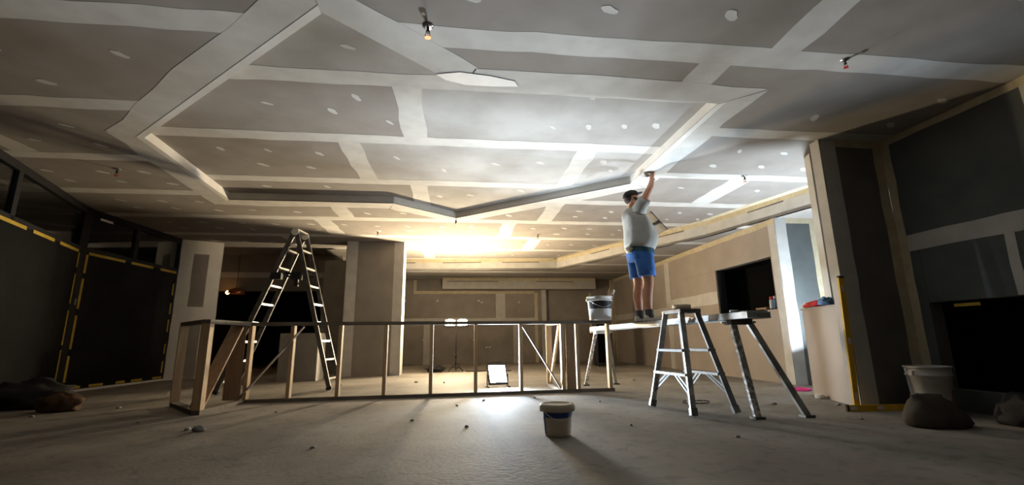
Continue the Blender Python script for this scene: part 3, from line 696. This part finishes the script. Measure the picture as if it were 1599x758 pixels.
# ================================================================== WORK PLATFORM
t = thing('work_platform', 'narrow paint-splashed work plank on splayed metal legs, carrying the worker', 'work platform', (2.55, 5.7, 0))
A, B = V(2.30, 7.38, .885), V(2.80, 3.98, .935); d = (B - A).normalized(); L = (B - A).length
def deck(name, a, b, m, wd=.25, z=0.0, h=.05):
    q = MB(); q.beam(A + d * a * L + V(0, 0, z), A + d * b * L + V(0, 0, z), wd, h); return bevel(q.build(name, m, t), .004, 1)
deck('deck', 0, .62, 'deck_white')
deck('deck', .62, .84, 'deck_teal')
deck('deck', .84, 1.0, 'aluminium_worn')
for sx in (-1, 1):
    n1 = V(d.y, -d.x, 0) * sx * .129; q = MB(); q.beam(A + n1, B + n1, .008, .062); q.build('side_rail', 'deck_white' if sx < 0 else 'aluminium_worn', t)
for u, m in ((.045, 'aluminium'), (.92, 'aluminium_dull_shaded')):
    c = A + d * u * L; q = MB(); q.beam(c - d * .05 - V(0, 0, .045), c + d * .05 - V(0, 0, .045), .25, .07); q.build('leg_bracket', m, t)
    q = MB(); q.tube([c - V(.18, 0, .055), c + V(.18, 0, -.055)], .012, 8); q.build('hinge_pin', 'steel', t)
legs = [((2.24, 7.26, .85), (2.06, 7.36, .012), 'splattered'), ((2.42, 7.24, .85), (2.58, 7.44, .012), 'aluminium_worn'),
        ((2.68, 4.22, .88), (2.74, 4.09, .012), 'splattered'), ((2.86, 4.24, .88), (3.24, 4.10, .012), 'aluminium_worn')]
for a, b, m in legs:
    q = MB(); q.beam(a, b, .060 if b[1] < 5 else .05, .035, (0, 1, 0)); lg = q.build('leg', m, t)
    b = V(b); q = MB(); q.box((b.x - .05, b.y - .045, 0), (b.x + .05, b.y + .045, .022)); q.build('foot_plate', 'aluminium_dull_shaded', lg)
    bt = MB(); k = V(a).lerp(b, .55); bt.tube([k + V(0, -.03, 0), k + V(0, -.018, 0)], .012, 8); bt.build('bolt', 'steel', lg)
# tools left on the near end
zc = lambda y: A.z + (B.z - A.z) * (A.y - y) / (A.y - B.y) + .029
q = MB(); q.box((2.74, 4.10, zc(4.1)), (2.98, 4.18, zc(4.1) + .02)); q.tube([(2.70, 4.14, zc(4.1) + .015), (2.62, 4.15, zc(4.1) + .015)], .012, 8)
tag(q.build('jointing_knife', 'steel', None, (2.8, 4.14, zc(4.1))), 'steel jointing knife lying on the near end of the plank', 'knife')
# cans on the hatch sill
for k, (y, m, lab) in enumerate(((7.02, 'red_plastic', 'red-topped can on the hatch sill'), (6.93, 'blue_rag', 'blue can beside the red-topped one on the hatch sill'))):
    t2 = thing('spray_can', lab, 'can', (5.19, y, 1.18))
    q = MB(); q.lathe([(.032, 1.18), (.033, 1.185), (.033, 1.31), (.024, 1.335)], (5.19, y, 0), 14); q.build('can_body', 'blue_rag' if k else 'label_grey', t2)
    q = MB(); q.lathe([(.026, 1.335), (.026, 1.37), (.02, 1.38)], (5.19, y, 0), 14); q.build('cap', 'white_plastic' if k else 'red_plastic', t2)
q = MB(); q.box((5.17, 7.15, 1.18), (5.27, 7.42, 1.215)); tag(bevel(q.build('small_carton', 'card_brown', None, (5.2, 7.3, 1.18)), .004, 1), 'small flat brown carton on the hatch sill beside the cans', 'box')

# ================================================================== BUCKETS
def bucket(loc, r0, r1, h, body, label, lid=None, bands=(), n=32):
    x, y, z = loc; t = thing('bucket', label, 'bucket', loc); q = MB()
    rr = lambda f: r0 + (r1 - r0) * f
    q.lathe([(.01, .004), (r0 - .006, .004), (r0, 0), (r0, .012), (rr(.8), h * .8), (rr(.8) + .008, h * .80), (rr(.83) + .008, h * .83), (rr(.83), h * .835), (rr(.97), h * .97), (r1 + .009, h * .97), (r1 + .009, h), (r1 - .006, h), (r0 - .008, .03), (.01, .03)], loc, n)
    q.build('bucket_body', body, t)
    for (z0, z1, m, a0, a1) in bands:
        q = MB(); k = 18; vs = []
        for i in range(k + 1):
            a = a0 + (a1 - a0) * i / k
            for zz in (z0, z1):
                R = rr(zz) + .0022; vs.append((x + R * math.cos(a), y + R * math.sin(a), z + zz * h))
        q.add(vs, [(2 * i, 2 * i + 2, 2 * i + 3, 2 * i + 1) for i in range(k)], True); q.build('label_band', m, t)
    if lid:
        q = MB(); q.lathe([(r1 + .016, h - .05), (r1 + .018, h - .01), (r1 + .012, h + .004), (r1 - .012, h + .004), (r1 - .016, h - .004), (.01, h - .004)], loc, n); q.build('lid', lid, t)
    q = MB(); q.tube([(x + (r1 + .012) * math.cos(a), y + (r1 + .012) * math.sin(a) - .0, z + h * .86 - .10 * h * math.sin((a - pi) * 1.0) ** 2 * 3.2) for a in [pi + pi * i / 16 for i in range(17)]], .003, 6)
    q.build('handle', 'steel', t)
    for a in (pi, 2 * pi):
        q = MB(); c = V(x + (r1 + .008) * math.cos(a), y, z + h * .86); q.box(c - V(.012, .02, .02), c + V(.012, .02, .02)); q.build('handle_lug', body, t)
    return t
front = (pi * 1.05, pi * 1.98)
bucket((0.80, 3.72, 0), .098, .118, .235, 'cream_plastic', 'small cream lidded bucket with a blue band, alone on the open floor', 'cream_plastic',
       [(.60, .80, 'blue_print', *front), (.08, .60, 'cream_plastic', *front), (.06, .60, 'blue_print', pi * 1.0, pi * 1.12)])
bk2 = bucket((2.09, 6.53, .99), .155, .18, .345, 'white_plastic', 'white compound bucket with black label on top of the timber frame', None,
       [(.48, .80, 'black_label', *front), (.06, .48, 'label_grey', *front)])
q = MB(); q.lathe([(.01, .25), (.155, .25)], (2.09, 6.53, .99), 24); q.build('wet_compound', 'compound_fresh', bk2)
t = thing('paint_brush', 'brush with wooden handle standing up in the white bucket on the frame', 'brush', (2.22, 6.55, 1.25))
q = MB(); q.tube([(2.18, 6.55, 1.22), (2.245, 6.555, 1.40), (2.255, 6.555, 1.46)], [.012, .014, .008], 8); q.build('brush_handle', 'ply', t)
q = MB(); q.box((2.14, 6.535, 1.243), (2.21, 6.565, 1.29)); q.build('bristles', 'dark_cloth', t)
t = thing('filling_knife', 'filling knife leaning on the rim of the white bucket on the frame', 'knife', (2.25, 6.5, 1.25))
q = MB(); q.beam((2.215, 6.48, 1.245), (2.275, 6.47, 1.37), .07, .002, (0, 1, 0)); q.build('blade', 'steel', t)
q = MB(); q.tube([(2.275, 6.47, 1.37), (2.30, 6.465, 1.43)], .014, 8); q.build('knife_handle', 'white_plastic', t)
bucket((4.50, 4.02, 0), .145, .175, .44, 'dirty_white', 'tall white bucket with a dark stain, in the dark right corner', None,
       [(.1, .55, 'card_brown', pi * 1.55, pi * 1.85)])

# ================================================================== RIGHT-HAND CLUTTER
def lump(name, label, cat, c, rx, ry, rz, m, seed, jit=.35, n=26, k=16, group=None):
    q = MB(); q.ball(c, rx, ry, rz, n, k, jit, seed, zmin=0.001 if c[2] < .4 else c[2] - rz * .6)
    q.v = [p + V(1, 1, 0) * .03 * noise.noise(p * 9) * (1 if p.z > .01 else 0) for p in q.v]
    return tag(q.build(name, m, None, (c[0], c[1], max(0, c[2] - rz) if c[2] < .4 else c[2] - rz * .6)), label, cat, group)
# the sack: slumped, wide at the base, folded neck
q = MB(); rings = []
for z, rx, ry, ox in ((.0, .235, .16, .01), (.03, .26, .18, .01), (.09, .24, .17, .0), (.15, .20, .14, -.01), (.20, .16, .11, -.03), (.225, .13, .07, -.045), (.25, .14, .05, -.05), (.235, .09, .03, -.05)):
    rings.append([V(3.93 + ox + rx * math.cos(a) * (1 + .10 * noise.noise(V(a * 1.3, z * 9, 1))), 3.52 + ry * math.sin(a) * (1 + .14 * noise.noise(V(a * 1.7, z * 7, 4))), z + (.012 * noise.noise(V(a * 2, z * 12, 2)) if z > .02 else 0)) for a in [2 * pi * i / 28 for i in range(28)]])
q.rings(rings); tag(q.build('slumped_sack', 'bag_brown', None, (3.93, 3.52, 0)), 'dark brown slumped sack in front of the tall white bucket', 'sack')
lump('tool_bag', 'black crumpled tool bag on the floor at the right edge of the picture', 'bag', (4.64, 3.33, .09), .20, .26, .15, 'dark_cloth', 3)
# spirit levels
def level(p, q_, label):
    t = thing('spirit_level', label, 'spirit level', p); p, q_ = V(p), V(q_); dd = (q_ - p).normalized()
    ref = (1, 0, 0) if abs(dd.z) > .5 else (0, 0, 1)
    m = MB(); m.beam(p, q_, .022, .06, ref); m.build('level_body', 'yellow_paint', t)
    for f in (.1, .5, .9):
        c = p.lerp(q_, f); m = MB(); m.beam(c - dd * .03, c + dd * .03, .026, .03, ref); m.build('vial', 'white_plastic', t)
    for e, s in ((p, 1), (q_, -1)):
        m = MB(); m.beam(e, e + dd * .02 * s, .026, .064, ref); m.build('end_cap', 'rubber', t)
level((4.00, 4.36, .002), (4.085, 4.395, 1.36), 'yellow spirit level standing upright against the end of the right pier')
level((3.84, 4.31, .031), (4.50, 4.24, .031), 'yellow spirit level lying on the floor at the foot of the right pier')
# things on the half wall
q = MB(); q.lathe([(.045, 1.078), (.05, 1.085), (.05, 1.12), (.047, 1.125)], (4.50, 5.44, 0), 18); tag(q.build('tub', 'cream_plastic', None, (4.5, 5.44, 1.078)), 'small cream tub on the far end of the half wall', 'tub')
q = MB(); q.lathe([(.02, 1.126), (.022, 1.16), (.015, 1.165)], (4.50, 5.44, 0), 12); tag(q.build('bottle_cap', 'white_plastic', None, (4.5, 5.44, 1.126)), 'white cap resting on the small cream tub', 'cap')
lump('red_cloth', 'crumpled red cloth lying on the half wall', 'cloth', (4.42, 5.18, 1.115), .08, .17, .045, 'red_cloth', 5, .4)
lump('blue_rag', 'crumpled blue rag draped on the near end of the half wall', 'cloth', (4.24, 4.80, 1.115), .07, .10, .055, 'blue_rag', 8, .5)
q = MB(); q.lathe([(.10, .0), (.14, .0), (.14, .028), (.10, .028), (.10, 0)], (4.72, 6.05, 0), 28, False); tag(q.build('pink_ring', 'pink_plastic', None, (4.72, 6.05, 0)), 'flat bright pink ring on the floor by the half wall', 'ring')
lump('crumpled_wrapper', 'small crumpled pale wrapper on the floor against the half wall', 'litter', (4.33, 5.22, .02), .06, .05, .03, 'white_plastic', 9, .4, 14, 8)

# ================================================================== LEFT AND BACK CLUTTER
lump('black_bag', 'black plastic bag slumped at the left edge by the dark glazing', 'bag', (-5.10, 6.42, .10), .46, .28, .22, 'dark_cloth', 2, .45)
lump('orange_sack', 'folded orange-brown sack on the floor before the black bag at left', 'sack', (-4.47, 6.02, .08), .22, .14, .12, 'bag_orange', 6, .4)
t = thing('cable_pile', 'dark heap of cable and bag beside the halogen tripod', 'cable', (-.48, 11.2, 0))
q = MB()
for k in range(5):
    R = .15 + .02 * k; q.tube([(-.47 + R * math.cos(a / 4) + .02 * math.sin(k + a), 11.2 + R * .7 * math.sin(a / 4), .015 + .02 * k + .01 * math.sin(a + k)) for a in range(0, 26)], .011, 6)
q.build('coil', 'rubber', t)
q = MB(); q.ball((-.50, 11.25, .07), .16, .12, .10, 16, 10, .5, 4, .002); q.build('bag', 'dark_cloth', t)
q = MB(); q.tube([(.24, 11.2, .012), (.30, 11.12, .012), (.45, 11.12, .012), (.75, 11.2, .012), (1.3, 11.05, .012)], .012, 6)
tag(q.build('power_lead', 'rubber', None, (.3, 11.1, 0)), 'dark power lead running along the floor from the halogen tripod', 'cable')
t = thing('tall_black_case', 'tall narrow black case standing near the back wall behind the bucket', 'case', (3.95, 12.3, 0))
q = MB(); q.box((3.74, 12.1, .03), (4.14, 12.5, 1.62)); bevel(q.build('case_body', 'black_plastic', t), .015)
q = MB(); q.box((3.77, 12.09, .10), (4.11, 12.1, 1.5)); q.build('front_grille', 'black_matte', t)
for sx in (3.80, 4.08):
    for sy in (12.16, 12.44):
        q = MB(); q.lathe([(.025, 0), (.025, .03)], (sx, sy, 0), 10); q.build('foot', 'rubber', t)
for k, (x, wd, h, lab) in enumerate(((4.42, .36, 1.05, 'brown board offcut leaning by the tall black case'), (4.80, .28, .9, 'narrow brown board offcut leaning in the back right corner'))):
    q = MB(); q.beam((x, 14.40, .0), (x, 14.55, h), wd, .018, (0, 1, 0)); tag(q.build('board_offcut', 'card_brown', None, (x, 14.4, 0)), lab, 'board')
# low boarded box behind the ladder
t = thing('boarded_box', 'waist-high plasterboard box behind the ladder, left of the column', 'box', (-3.0, 9.6, 0))
q = MB(); q.box((-3.36, 9.4, 0), (-2.66, 9.9, .90)); q.build('box_body', 'board', t)
q = MB(); q.box((-2.66, 9.396, 0), (-2.645, 9.9, .90)); q.build('lit_edge', 'compound_fresh', t)  # pale strip paints the light on the box's right edge
# debris on the slab
chip = None
def chips(x, y, s, i):
    global chip
    if chip is None:
        q = MB(); q.ball((0, 0, .012), .04, .028, .018, 8, 5, .7, 3, 0.0); chip = o = q.build('rubble_chip', 'rubble', None, (0, 0, 0))
    else: o = chip.copy(); C.objects.link(o)
    o.location = (x, y, 0); o.rotation_euler = (0, 0, i * 1.3); o.scale = (s, s * (.7 + .5 * (i % 3) / 2), s)
    tag(o, 'largest grey rubble chip, before the left end of the timber frame' if i == 0 else 'small grey chip of rubble on the bare concrete floor', 'rubble', 'rubble chips on the floor')
for i, (x, y, s) in enumerate([(-2.17, 4.42, 1.5), (-2.3, 4.5, .8), (-3.0, 5.0, .6), (-3.9, 6.1, .8), (.02, 5.5, .5), (.35, 5.9, .5), (1.0, 6.0, .7), (-.4, 4.6, .5), (.1, 4.2, .5), (3.3, 5.4, .9), (3.9, 5.0, .7), (3.5, 4.9, .8), (2.9, 5.6, .6), (1.5, 4.0, .5), (-1.0, 3.6, .5), (-1.9, 5.4, .5), (3.1, 8.0, .9), (-.7, 8.6, .8), (-.2, 8.4, .8), (2.1, 3.4, .5), (4.1, 4.7, .7), (1.7, 5.5, .5), (-4.4, 5.6, .6), (3.6, 3.9, .5)]):
    chips(x, y, s, i)

# sprinkler heads left hanging through the boards
def sprinkler(x, y, label, m='copper', s=1.0):
    t = thing('sprinkler_head', label, 'sprinkler', (x, y, H), 'sprinkler heads in the ceiling')
    q = MB(); q.lathe([(.05 * s, H - .001), (.05 * s, H - .006), (.02 * s, H - .012), (.012 * s, H - .012)], (x, y, 0), 14); q.build('escutcheon', 'steel', t)
    q = MB(); q.lathe([(.012 * s, H - .012), (.012 * s, H - .05 * s), (.018 * s, H - .055 * s), (.018 * s, H - .07 * s)], (x, y, 0), 10); q.build('pipe', 'rubber', t)
    q = MB()
    for e in (-1, 1): q.tube([(x + e * .016 * s, y, H - .07 * s), (x + e * .024 * s, y, H - .09 * s), (x, y, H - .115 * s)], .005 * s, 6)
    q.lathe([(.03 * s, H - .115 * s), (.03 * s, H - .12 * s)], (x, y, 0), 12); q.build('deflector', m, t)
sprinkler(-.23, 2.92, 'copper sprinkler head nearest the camera, top centre of the ceiling', 'copper', .8)
sprinkler(3.13, 2.98, 'red sprinkler head on the dark ceiling near the right wall', 'red_plastic', .62)
sprinkler(4.0, 5.63, 'red-brown sprinkler head near the diagonal bulkhead on the right', 'copper', .75)
sprinkler(-4.37, 6.11, 'red sprinkler head on the dim ceiling above the left glazing', 'red_plastic', .8)
sprinkler(-1.63, 9.38, 'small sprinkler head above the column front, left of the bright spot', 'copper', .8)
sprinkler(1.73, 9.46, 'small sprinkler head on the far ceiling right of the bright spot', 'copper', .8)

# ================================================================== THE WORKER
WX, WY, WZ = 2.475, 5.85, .9335
t = thing('person', 'plasterer in cap, grey T-shirt and blue shorts reaching up to the ceiling from a plank', 'person', (WX, WY, WZ))
def skinned(name, pts, edges, m, parent, lev=2, root=0):
    me = bpy.data.meshes.new(name); o0 = ORG[parent]
    me.from_pydata([tuple(p[0]) for p in pts], edges, []); o = bpy.data.objects.new(name, me); C.objects.link(o)
    sk = o.modifiers.new('skin', 'SKIN'); sk.use_smooth_shade = True
    if not me.skin_vertices: bpy.context.view_layer.update()
    for i, p in enumerate(pts):
        r = p[1]; me.skin_vertices[0].data[i].radius = r if isinstance(r, tuple) else (r, r)
        me.skin_vertices[0].data[i].use_root = (i == root)
    ss = o.modifiers.new('sub', 'SUBSURF'); ss.levels = lev; ss.render_levels = lev
    dg = bpy.context.evaluated_depsgraph_get(); ev = o.evaluated_get(dg)
    me2 = bpy.data.meshes.new_from_object(ev); o.modifiers.clear(); o.data = me2; me2.name = name
    for p in me2.polygons: p.use_smooth = True
    me2.materials.clear(); me2.materials.append(M[m])
    o.parent = parent; ORG[o] = o0; return o
pts, eds = [], []
def ch(parent, *items):
    last = parent
    for it in items:
        pts.append((V(it[0]), it[1]))
        if last is not None: eds.append((last, len(pts) - 1))
        last = len(pts) - 1
    return last
# x forward (to the picture's right), y away from the camera, z up, feet at 0
pel = ch(None, ((0, 0, .95), (.15, .15)))
chest = ch(pel, ((.03, 0, 1.12), (.17, .15)), ((.01, 0, 1.30), (.16, .16)), ((-.03, 0, 1.44), (.14, .14)))
neck = ch(chest, ((-.055, 0, 1.54), .06), ((-.06, 0, 1.60), .056))
head = ch(neck, ((-.06, 0, 1.66), (.082, .075)), ((-.065, 0, 1.725), (.092, .078)), ((-.075, 0, 1.775), (.06, .055)))
hd = head - 1
ch(hd - 0, ((.02, 0, 1.735), .02), ((.048, 0, 1.728), .013))                     # nose
for s in (-1, 1): ch(hd, ((-.075, s * .075, 1.715), .016), ((-.088, s * .09, 1.725), .012))   # ears
def arm(pts_, side): return ch(chest, *pts_)
def hand(wr, dirv, up, side, curl):
    dirv, up = V(dirv).normalized(), V(up).normalized(); lat = dirv.cross(up).normalized() * side; w0 = pts[wr][0]
    palm = ch(wr, (w0 + dirv * .045, (.030, .018)), (w0 + dirv * .075, (.034, .016)))
    for k, (o, ln) in enumerate(((-.030, .066), (-.010, .078), (.010, .074), (.030, .058))):
        p0 = w0 + dirv * .088 + lat * o; a1 = p0 + dirv * ln * .45 - up * ln * .25 * curl; a2 = a1 + dirv * ln * .25 * (1 - curl * .7) - up * ln * .45 * curl
        a3 = a2 - dirv * ln * .25 * curl - up * ln * .25 * curl + dirv * ln * .2 * (1 - curl)
        ch(palm, (p0, .0092), (a1, .009), (a2, .0085), (a3, .0075))
    b = w0 + dirv * .03 - lat * .032 - up * .006
    ch(palm - 1, (b, .012), (b + dirv * .03 - lat * .014 - up * .02, .0105), (b + dirv * .055 - lat * .006 - up * .035, .009))
rw = arm([((-.04, -.15, 1.475), .068), ((-.01, -.215, 1.56), .060), ((.05, -.275, 1.71), .046), ((.10, -.285, 1.80), .043), ((.135, -.265, 1.905), .030)], -1)
hand(rw, (.15, .12, 1), (-.7, -.3, .2), 1, .75)
lw = arm([((-.03, .16, 1.46), .066), ((.0, .24, 1.36), .056), ((.03, .28, 1.22), .045), ((.10, .24, 1.25), .042), ((.165, .18, 1.305), .030)], 1)
hand(lw, (.6, -.35, .55), (-.5, .1, .8), -1, .8)
for s, fx in ((-1, .03), (1, -.015)):
    ch(pel, ((fx * .3, s * .10, .86), .10), ((fx * .6 + .01, s * .11, .68), .094), ((fx + .018, s * .105, .50), .070), ((fx - .018, s * .105, .36), .076), ((fx - .008, s * .10, .20), .052), ((fx, s * .10, .09), .044), ((fx + .03, s * .10, .045), .036), ((fx + .10, s * .11, .035), .030))
pts = [(V(WX, WY, WZ) + p[0] - V(WX, WY, WZ), p[1]) for p in pts]
body = skinned('body', pts, eds, 'skin', t, 2, 0)
def ringset(specs, n=28, amp=0.0, seed=0):
    out = []
    for (cx, cy, cz, rx, ry, *tl) in specs:
        tilt = tl[0] if tl else 0
        out.append([V(WX, WY, WZ) + V(cx + rx * math.cos(a), cy + ry * math.sin(a), cz + tilt * math.cos(a)) + V(math.cos(a), math.sin(a), 0) * amp * noise.noise(V(math.cos(a) * 2.2, math.sin(a) * 2.2, cz * 2.2 + seed)) for a in [2 * pi * k / n for k in range(n)]])
    return out
q = MB()
q.rings(ringset([(.005, 0, .985, .185, .195, -.015), (.005, 0, .99, .20, .21, -.015), (.02, 0, 1.06, .222, .215), (.035, 0, 1.14, .235, .215), (.03, 0, 1.22, .225, .213), (.005, 0, 1.31, .20, .212), (-.015, 0, 1.38, .182, .212), (-.04, 0, 1.45, .16, .20), (-.05, 0, 1.50, .13, .165), (-.055, 0, 1.545, .095, .11), (-.056, 0, 1.565, .072, .08), (-.056, 0, 1.555, .064, .07)], 32, .022, 3), cap=False)
def sleeve(a, b, r0, r1):
    a, b = V(WX, WY, WZ) + V(a), V(WX, WY, WZ) + V(b); q.tube([a, a.lerp(b, .35), a.lerp(b, .7), b, b - (b - a) * .02], [r0, r0 * 1.0, (r0 + r1) / 2, r1, r1 * .85], 18, False)
sleeve((-.05, -.10, 1.45), (.022, -.245, 1.635), .098, .082)
sleeve((-.04, .10, 1.46), (.02, .265, 1.29), .095, .082)
sh = q.build('shirt', 'shirt_cloth', t)
q = MB()
q.rings(ringset([(0, 0, 1.09, .172, .178), (0, 0, 1.02, .185, .188), (.0, 0, .92, .185, .195), (0, 0, .84, .17, .195), (.005, 0, .80, .13, .17)], 28, .012, 7), cap=True)
for s, fx in ((-1, .03), (1, -.015)):
    q.rings(ringset([(fx * .2, s * .095, .90, .13, .105), (fx * .4, s * .10, .80, .135, .108), (fx * .5 + .005, s * .105, .70, .128, .108), (fx * .7 + .008, s * .108, .605, .122, .106), (fx * .7 + .008, s * .108, .60, .112, .097), (fx * .6 + .008, s * .106, .66, .105, .092)], 24, .016, 11 + s), cap=False)
so = q.build('shorts', 'blue_cloth', t)
q = MB(); q.rings(ringset([(0, 0, 1.085, .178, .184), (0, 0, 1.0, .191, .194), (0, 0, .93, .19, .20, -.02)], 28, .012, 7), cap=False); q.build('waistband', 'teal_cloth', so)
for s, fx in ((-1, .03), (1, -.015)):
    q = MB(); q.rings(ringset([(fx - .004, s * .10, .165, .050, .050), (fx - .002, s * .10, .16, .056, .054), (fx, s * .10, .10, .052, .050), (fx + .01, s * .10, .055, .052, .048)], 18, .004), cap=False); q.build('sock', 'sock_grey', t)
    q = MB(); O = V(WX, WY, WZ); rr = []
    for xx, hw_, hh, z0 in ((-.075, .012, .05, .012), (-.07, .030, .085, .002), (-.03, .040, .098, 0), (.02, .041, .10, 0), (.07, .043, .082, 0), (.12, .047, .066, 0), (.165, .043, .056, 0), (.195, .028, .044, .004), (.205, .010, .03, .012)):
        rr.append([O + V(fx + xx, s * .10 + hw_ * math.cos(a) + s * .012 * max(0, xx) * 5, z0 + (hh - z0) * (.5 + .5 * math.sin(a)) if math.sin(a) > -.6 else z0) for a in [2 * pi * k / 16 for k in range(16)]])
    q.rings(rr); shoe = q.build('shoe', 'shoe_grey', t)
    q = MB(); q.prism([(WX + fx - .075, WY + s * .10 - .03), (WX + fx + .02, WY + s * .10 - .043), (WX + fx + .15, WY + s * .11 - .046), (WX + fx + .205, WY + s * .11 - .012), (WX + fx + .205, WY + s * .11 + .014), (WX + fx + .15, WY + s * .11 + .048), (WX + fx + .02, WY + s * .10 + .043), (WX + fx - .075, WY + s * .10 + .03)], WZ, WZ + .018); q.build('sole', 'rubber', shoe)
    q = MB()
    for k in range(3): x = WX + fx + .045 + k * .03; z = WZ + .094 - k * .010; q.tube([(x, WY + s * .105 - .028, z - .01), (x, WY + s * .105, z), (x, WY + s * .105 + .028, z - .01)], .004, 5)
    q.build('laces', 'rag_cream', shoe)
# cap, hair, beard, eyes; the head is tipped back to look up
O = V(WX, WY, WZ); q = MB(); rr = []
for z, r, ox in ((1.742, .103, 0), (1.765, .103, 0), (1.79, .092, -.004), (1.812, .068, -.008), (1.825, .035, -.01), (1.829, .006, -.01)):
    rr.append([O + V(-.075 + ox + r * math.cos(a) * 1.05, r * .92 * math.sin(a), z + .22 * (r * math.cos(a))) for a in [2 * pi * k / 22 for k in range(22)]])
q.rings(rr, cap=False); cp = q.build('cap', 'dark_cloth', t)
q = MB(); vs = []
for k in range(11):
    a = -1.1 + 2.2 * k / 10
    for r in (.098, .098 + .075 * math.cos(a * 1.2)): vs.append(O + V(-.075 + r * math.cos(a), r * .92 * math.sin(a), 1.752 + .30 * r * math.cos(a)))
m0 = len(vs); vs += [v - V(0, 0, .006) for v in vs]
q.add(vs, [(2 * k, 2 * k + 1, 2 * k + 3, 2 * k + 2) for k in range(10)] + [(m0 + 2 * k, m0 + 2 * k + 2, m0 + 2 * k + 3, m0 + 2 * k + 1) for k in range(10)] + [(2 * k + 1, m0 + 2 * k + 1, m0 + 2 * k + 3, 2 * k + 3) for k in range(10)]); q.build('cap_brim', 'dark_cloth', cp)
q = MB(); q.ball(O + V(-.105, 0, 1.70), .062, .080, .07, 16, 10, .1, 2); q.build('hair', 'hair_dark', t)
q = MB(); rr = []                                        # short beard wrapping the jaw
for k in range(13):
    a = -1.75 + 3.5 * k / 12; cx, cy = -.05 + .088 * math.cos(a), .078 * math.sin(a); zz = 1.668 + .028 * (abs(a) / 1.75) ** 2
    hh = .030 - .010 * abs(a) / 1.75; n_ = V(math.cos(a), math.sin(a), 0)
    rr.append([O + V(cx, cy, zz) + n_ * (.010 * math.cos(b)) + V(0, 0, 1) * (hh * math.sin(b)) for b in [2 * pi * i / 10 for i in range(10)]])
q.rings(rr); q.build('beard', 'hair_dark', t)
q = MB(); q.tube([O + V(.026, -.020, 1.702), O + V(.033, 0, 1.704), O + V(.026, .020, 1.702)], .005, 8); q.build('mouth', 'lip', t)
for s in (-1, 1):
    q = MB(); q.ball(O + V(.012, s * .031, 1.742), .012, n=10, m=6); e = q.build('eye', 'white_plastic', t)
    q = MB(); q.ball(O + V(.0215, s * .031, 1.744), .005, n=8, m=5); q.build('pupil', 'rubber', e)
q = MB(); q.ball(O + V(-.185, -.09, .955), .05, .06, .045, 16, 10, .5, 7); q.build('rag_in_pocket', 'rag_cream', t)['label'] = 'cream rag bunched at the back pocket'
# tools in the hands
t2 = thing('taping_knife', 'broad taping knife held up to the ceiling in the worker\'s raised right hand', 'knife', tuple(O + V(.15, -.25, 1.98)))
hp = O + V(.155, -.262, 1.955)
q = MB(); q.tube([hp + V(.015, .0, -.06), hp + V(-.02, .03, .02)], .013, 8); q.build('knife_handle', 'ply', t2)
q = MB(); a = hp + V(-.02, .03, .02); b = O + V(.09, -.16, 2.003); ax = V(.5, .8, 0).normalized()
q.add([a - ax * .02, a + ax * .02, b + ax * .10, b - ax * .10, a - ax * .02 + V(.002, 0, .002), a + ax * .02 + V(.002, 0, .002), b + ax * .10 + V(.002, 0, .002), b - ax * .10 + V(.002, 0, .002)], [(0, 1, 2, 3), (7, 6, 5, 4), (0, 4, 5, 1), (1, 5, 6, 2), (2, 6, 7, 3), (3, 7, 4, 0)]); q.build('blade', 'steel', t2)
t2 = thing('plaster_hawk', 'square plasterer\'s hawk held tilted in the worker\'s lowered left hand', 'hawk', tuple(O + V(.29, .10, 1.37)))
c = O + V(.285, .10, 1.385); ex = V(.66, 0, -.75).normalized(); ey = V(0, 1, 0); en = V(.75, 0, .66).normalized()
q = MB(); q.add([c + ex * sx * .17 + ey * sy * .17 + en * sn for sn in (-.004, .004) for sx, sy in ((-1, -1), (1, -1), (1, 1), (-1, 1))], [(0, 3, 2, 1), (4, 5, 6, 7), (0, 1, 5, 4), (1, 2, 6, 5), (2, 3, 7, 6), (3, 0, 4, 7)]); q.build('hawk_plate', 'aluminium_dull_shaded', t2)
q = MB(); q.tube([c - en * .004, c - en * .13], [.017, .016], 10); q.build('hawk_handle', 'ply', t2)
q = MB(); rr = []
for h, r in ((.004, .13), (.012, .115), (.022, .07), (.026, .02)):
    rr.append([c + en * h + ex * (r * math.cos(a) * (1 + .15 * math.sin(3 * a)) + .02) + ey * r * math.sin(a) * (1 + .1 * math.cos(2 * a)) for a in [2 * pi * k / 18 for k in range(18)]])
q.rings(rr); q.build('plaster_load', 'compound', t2)
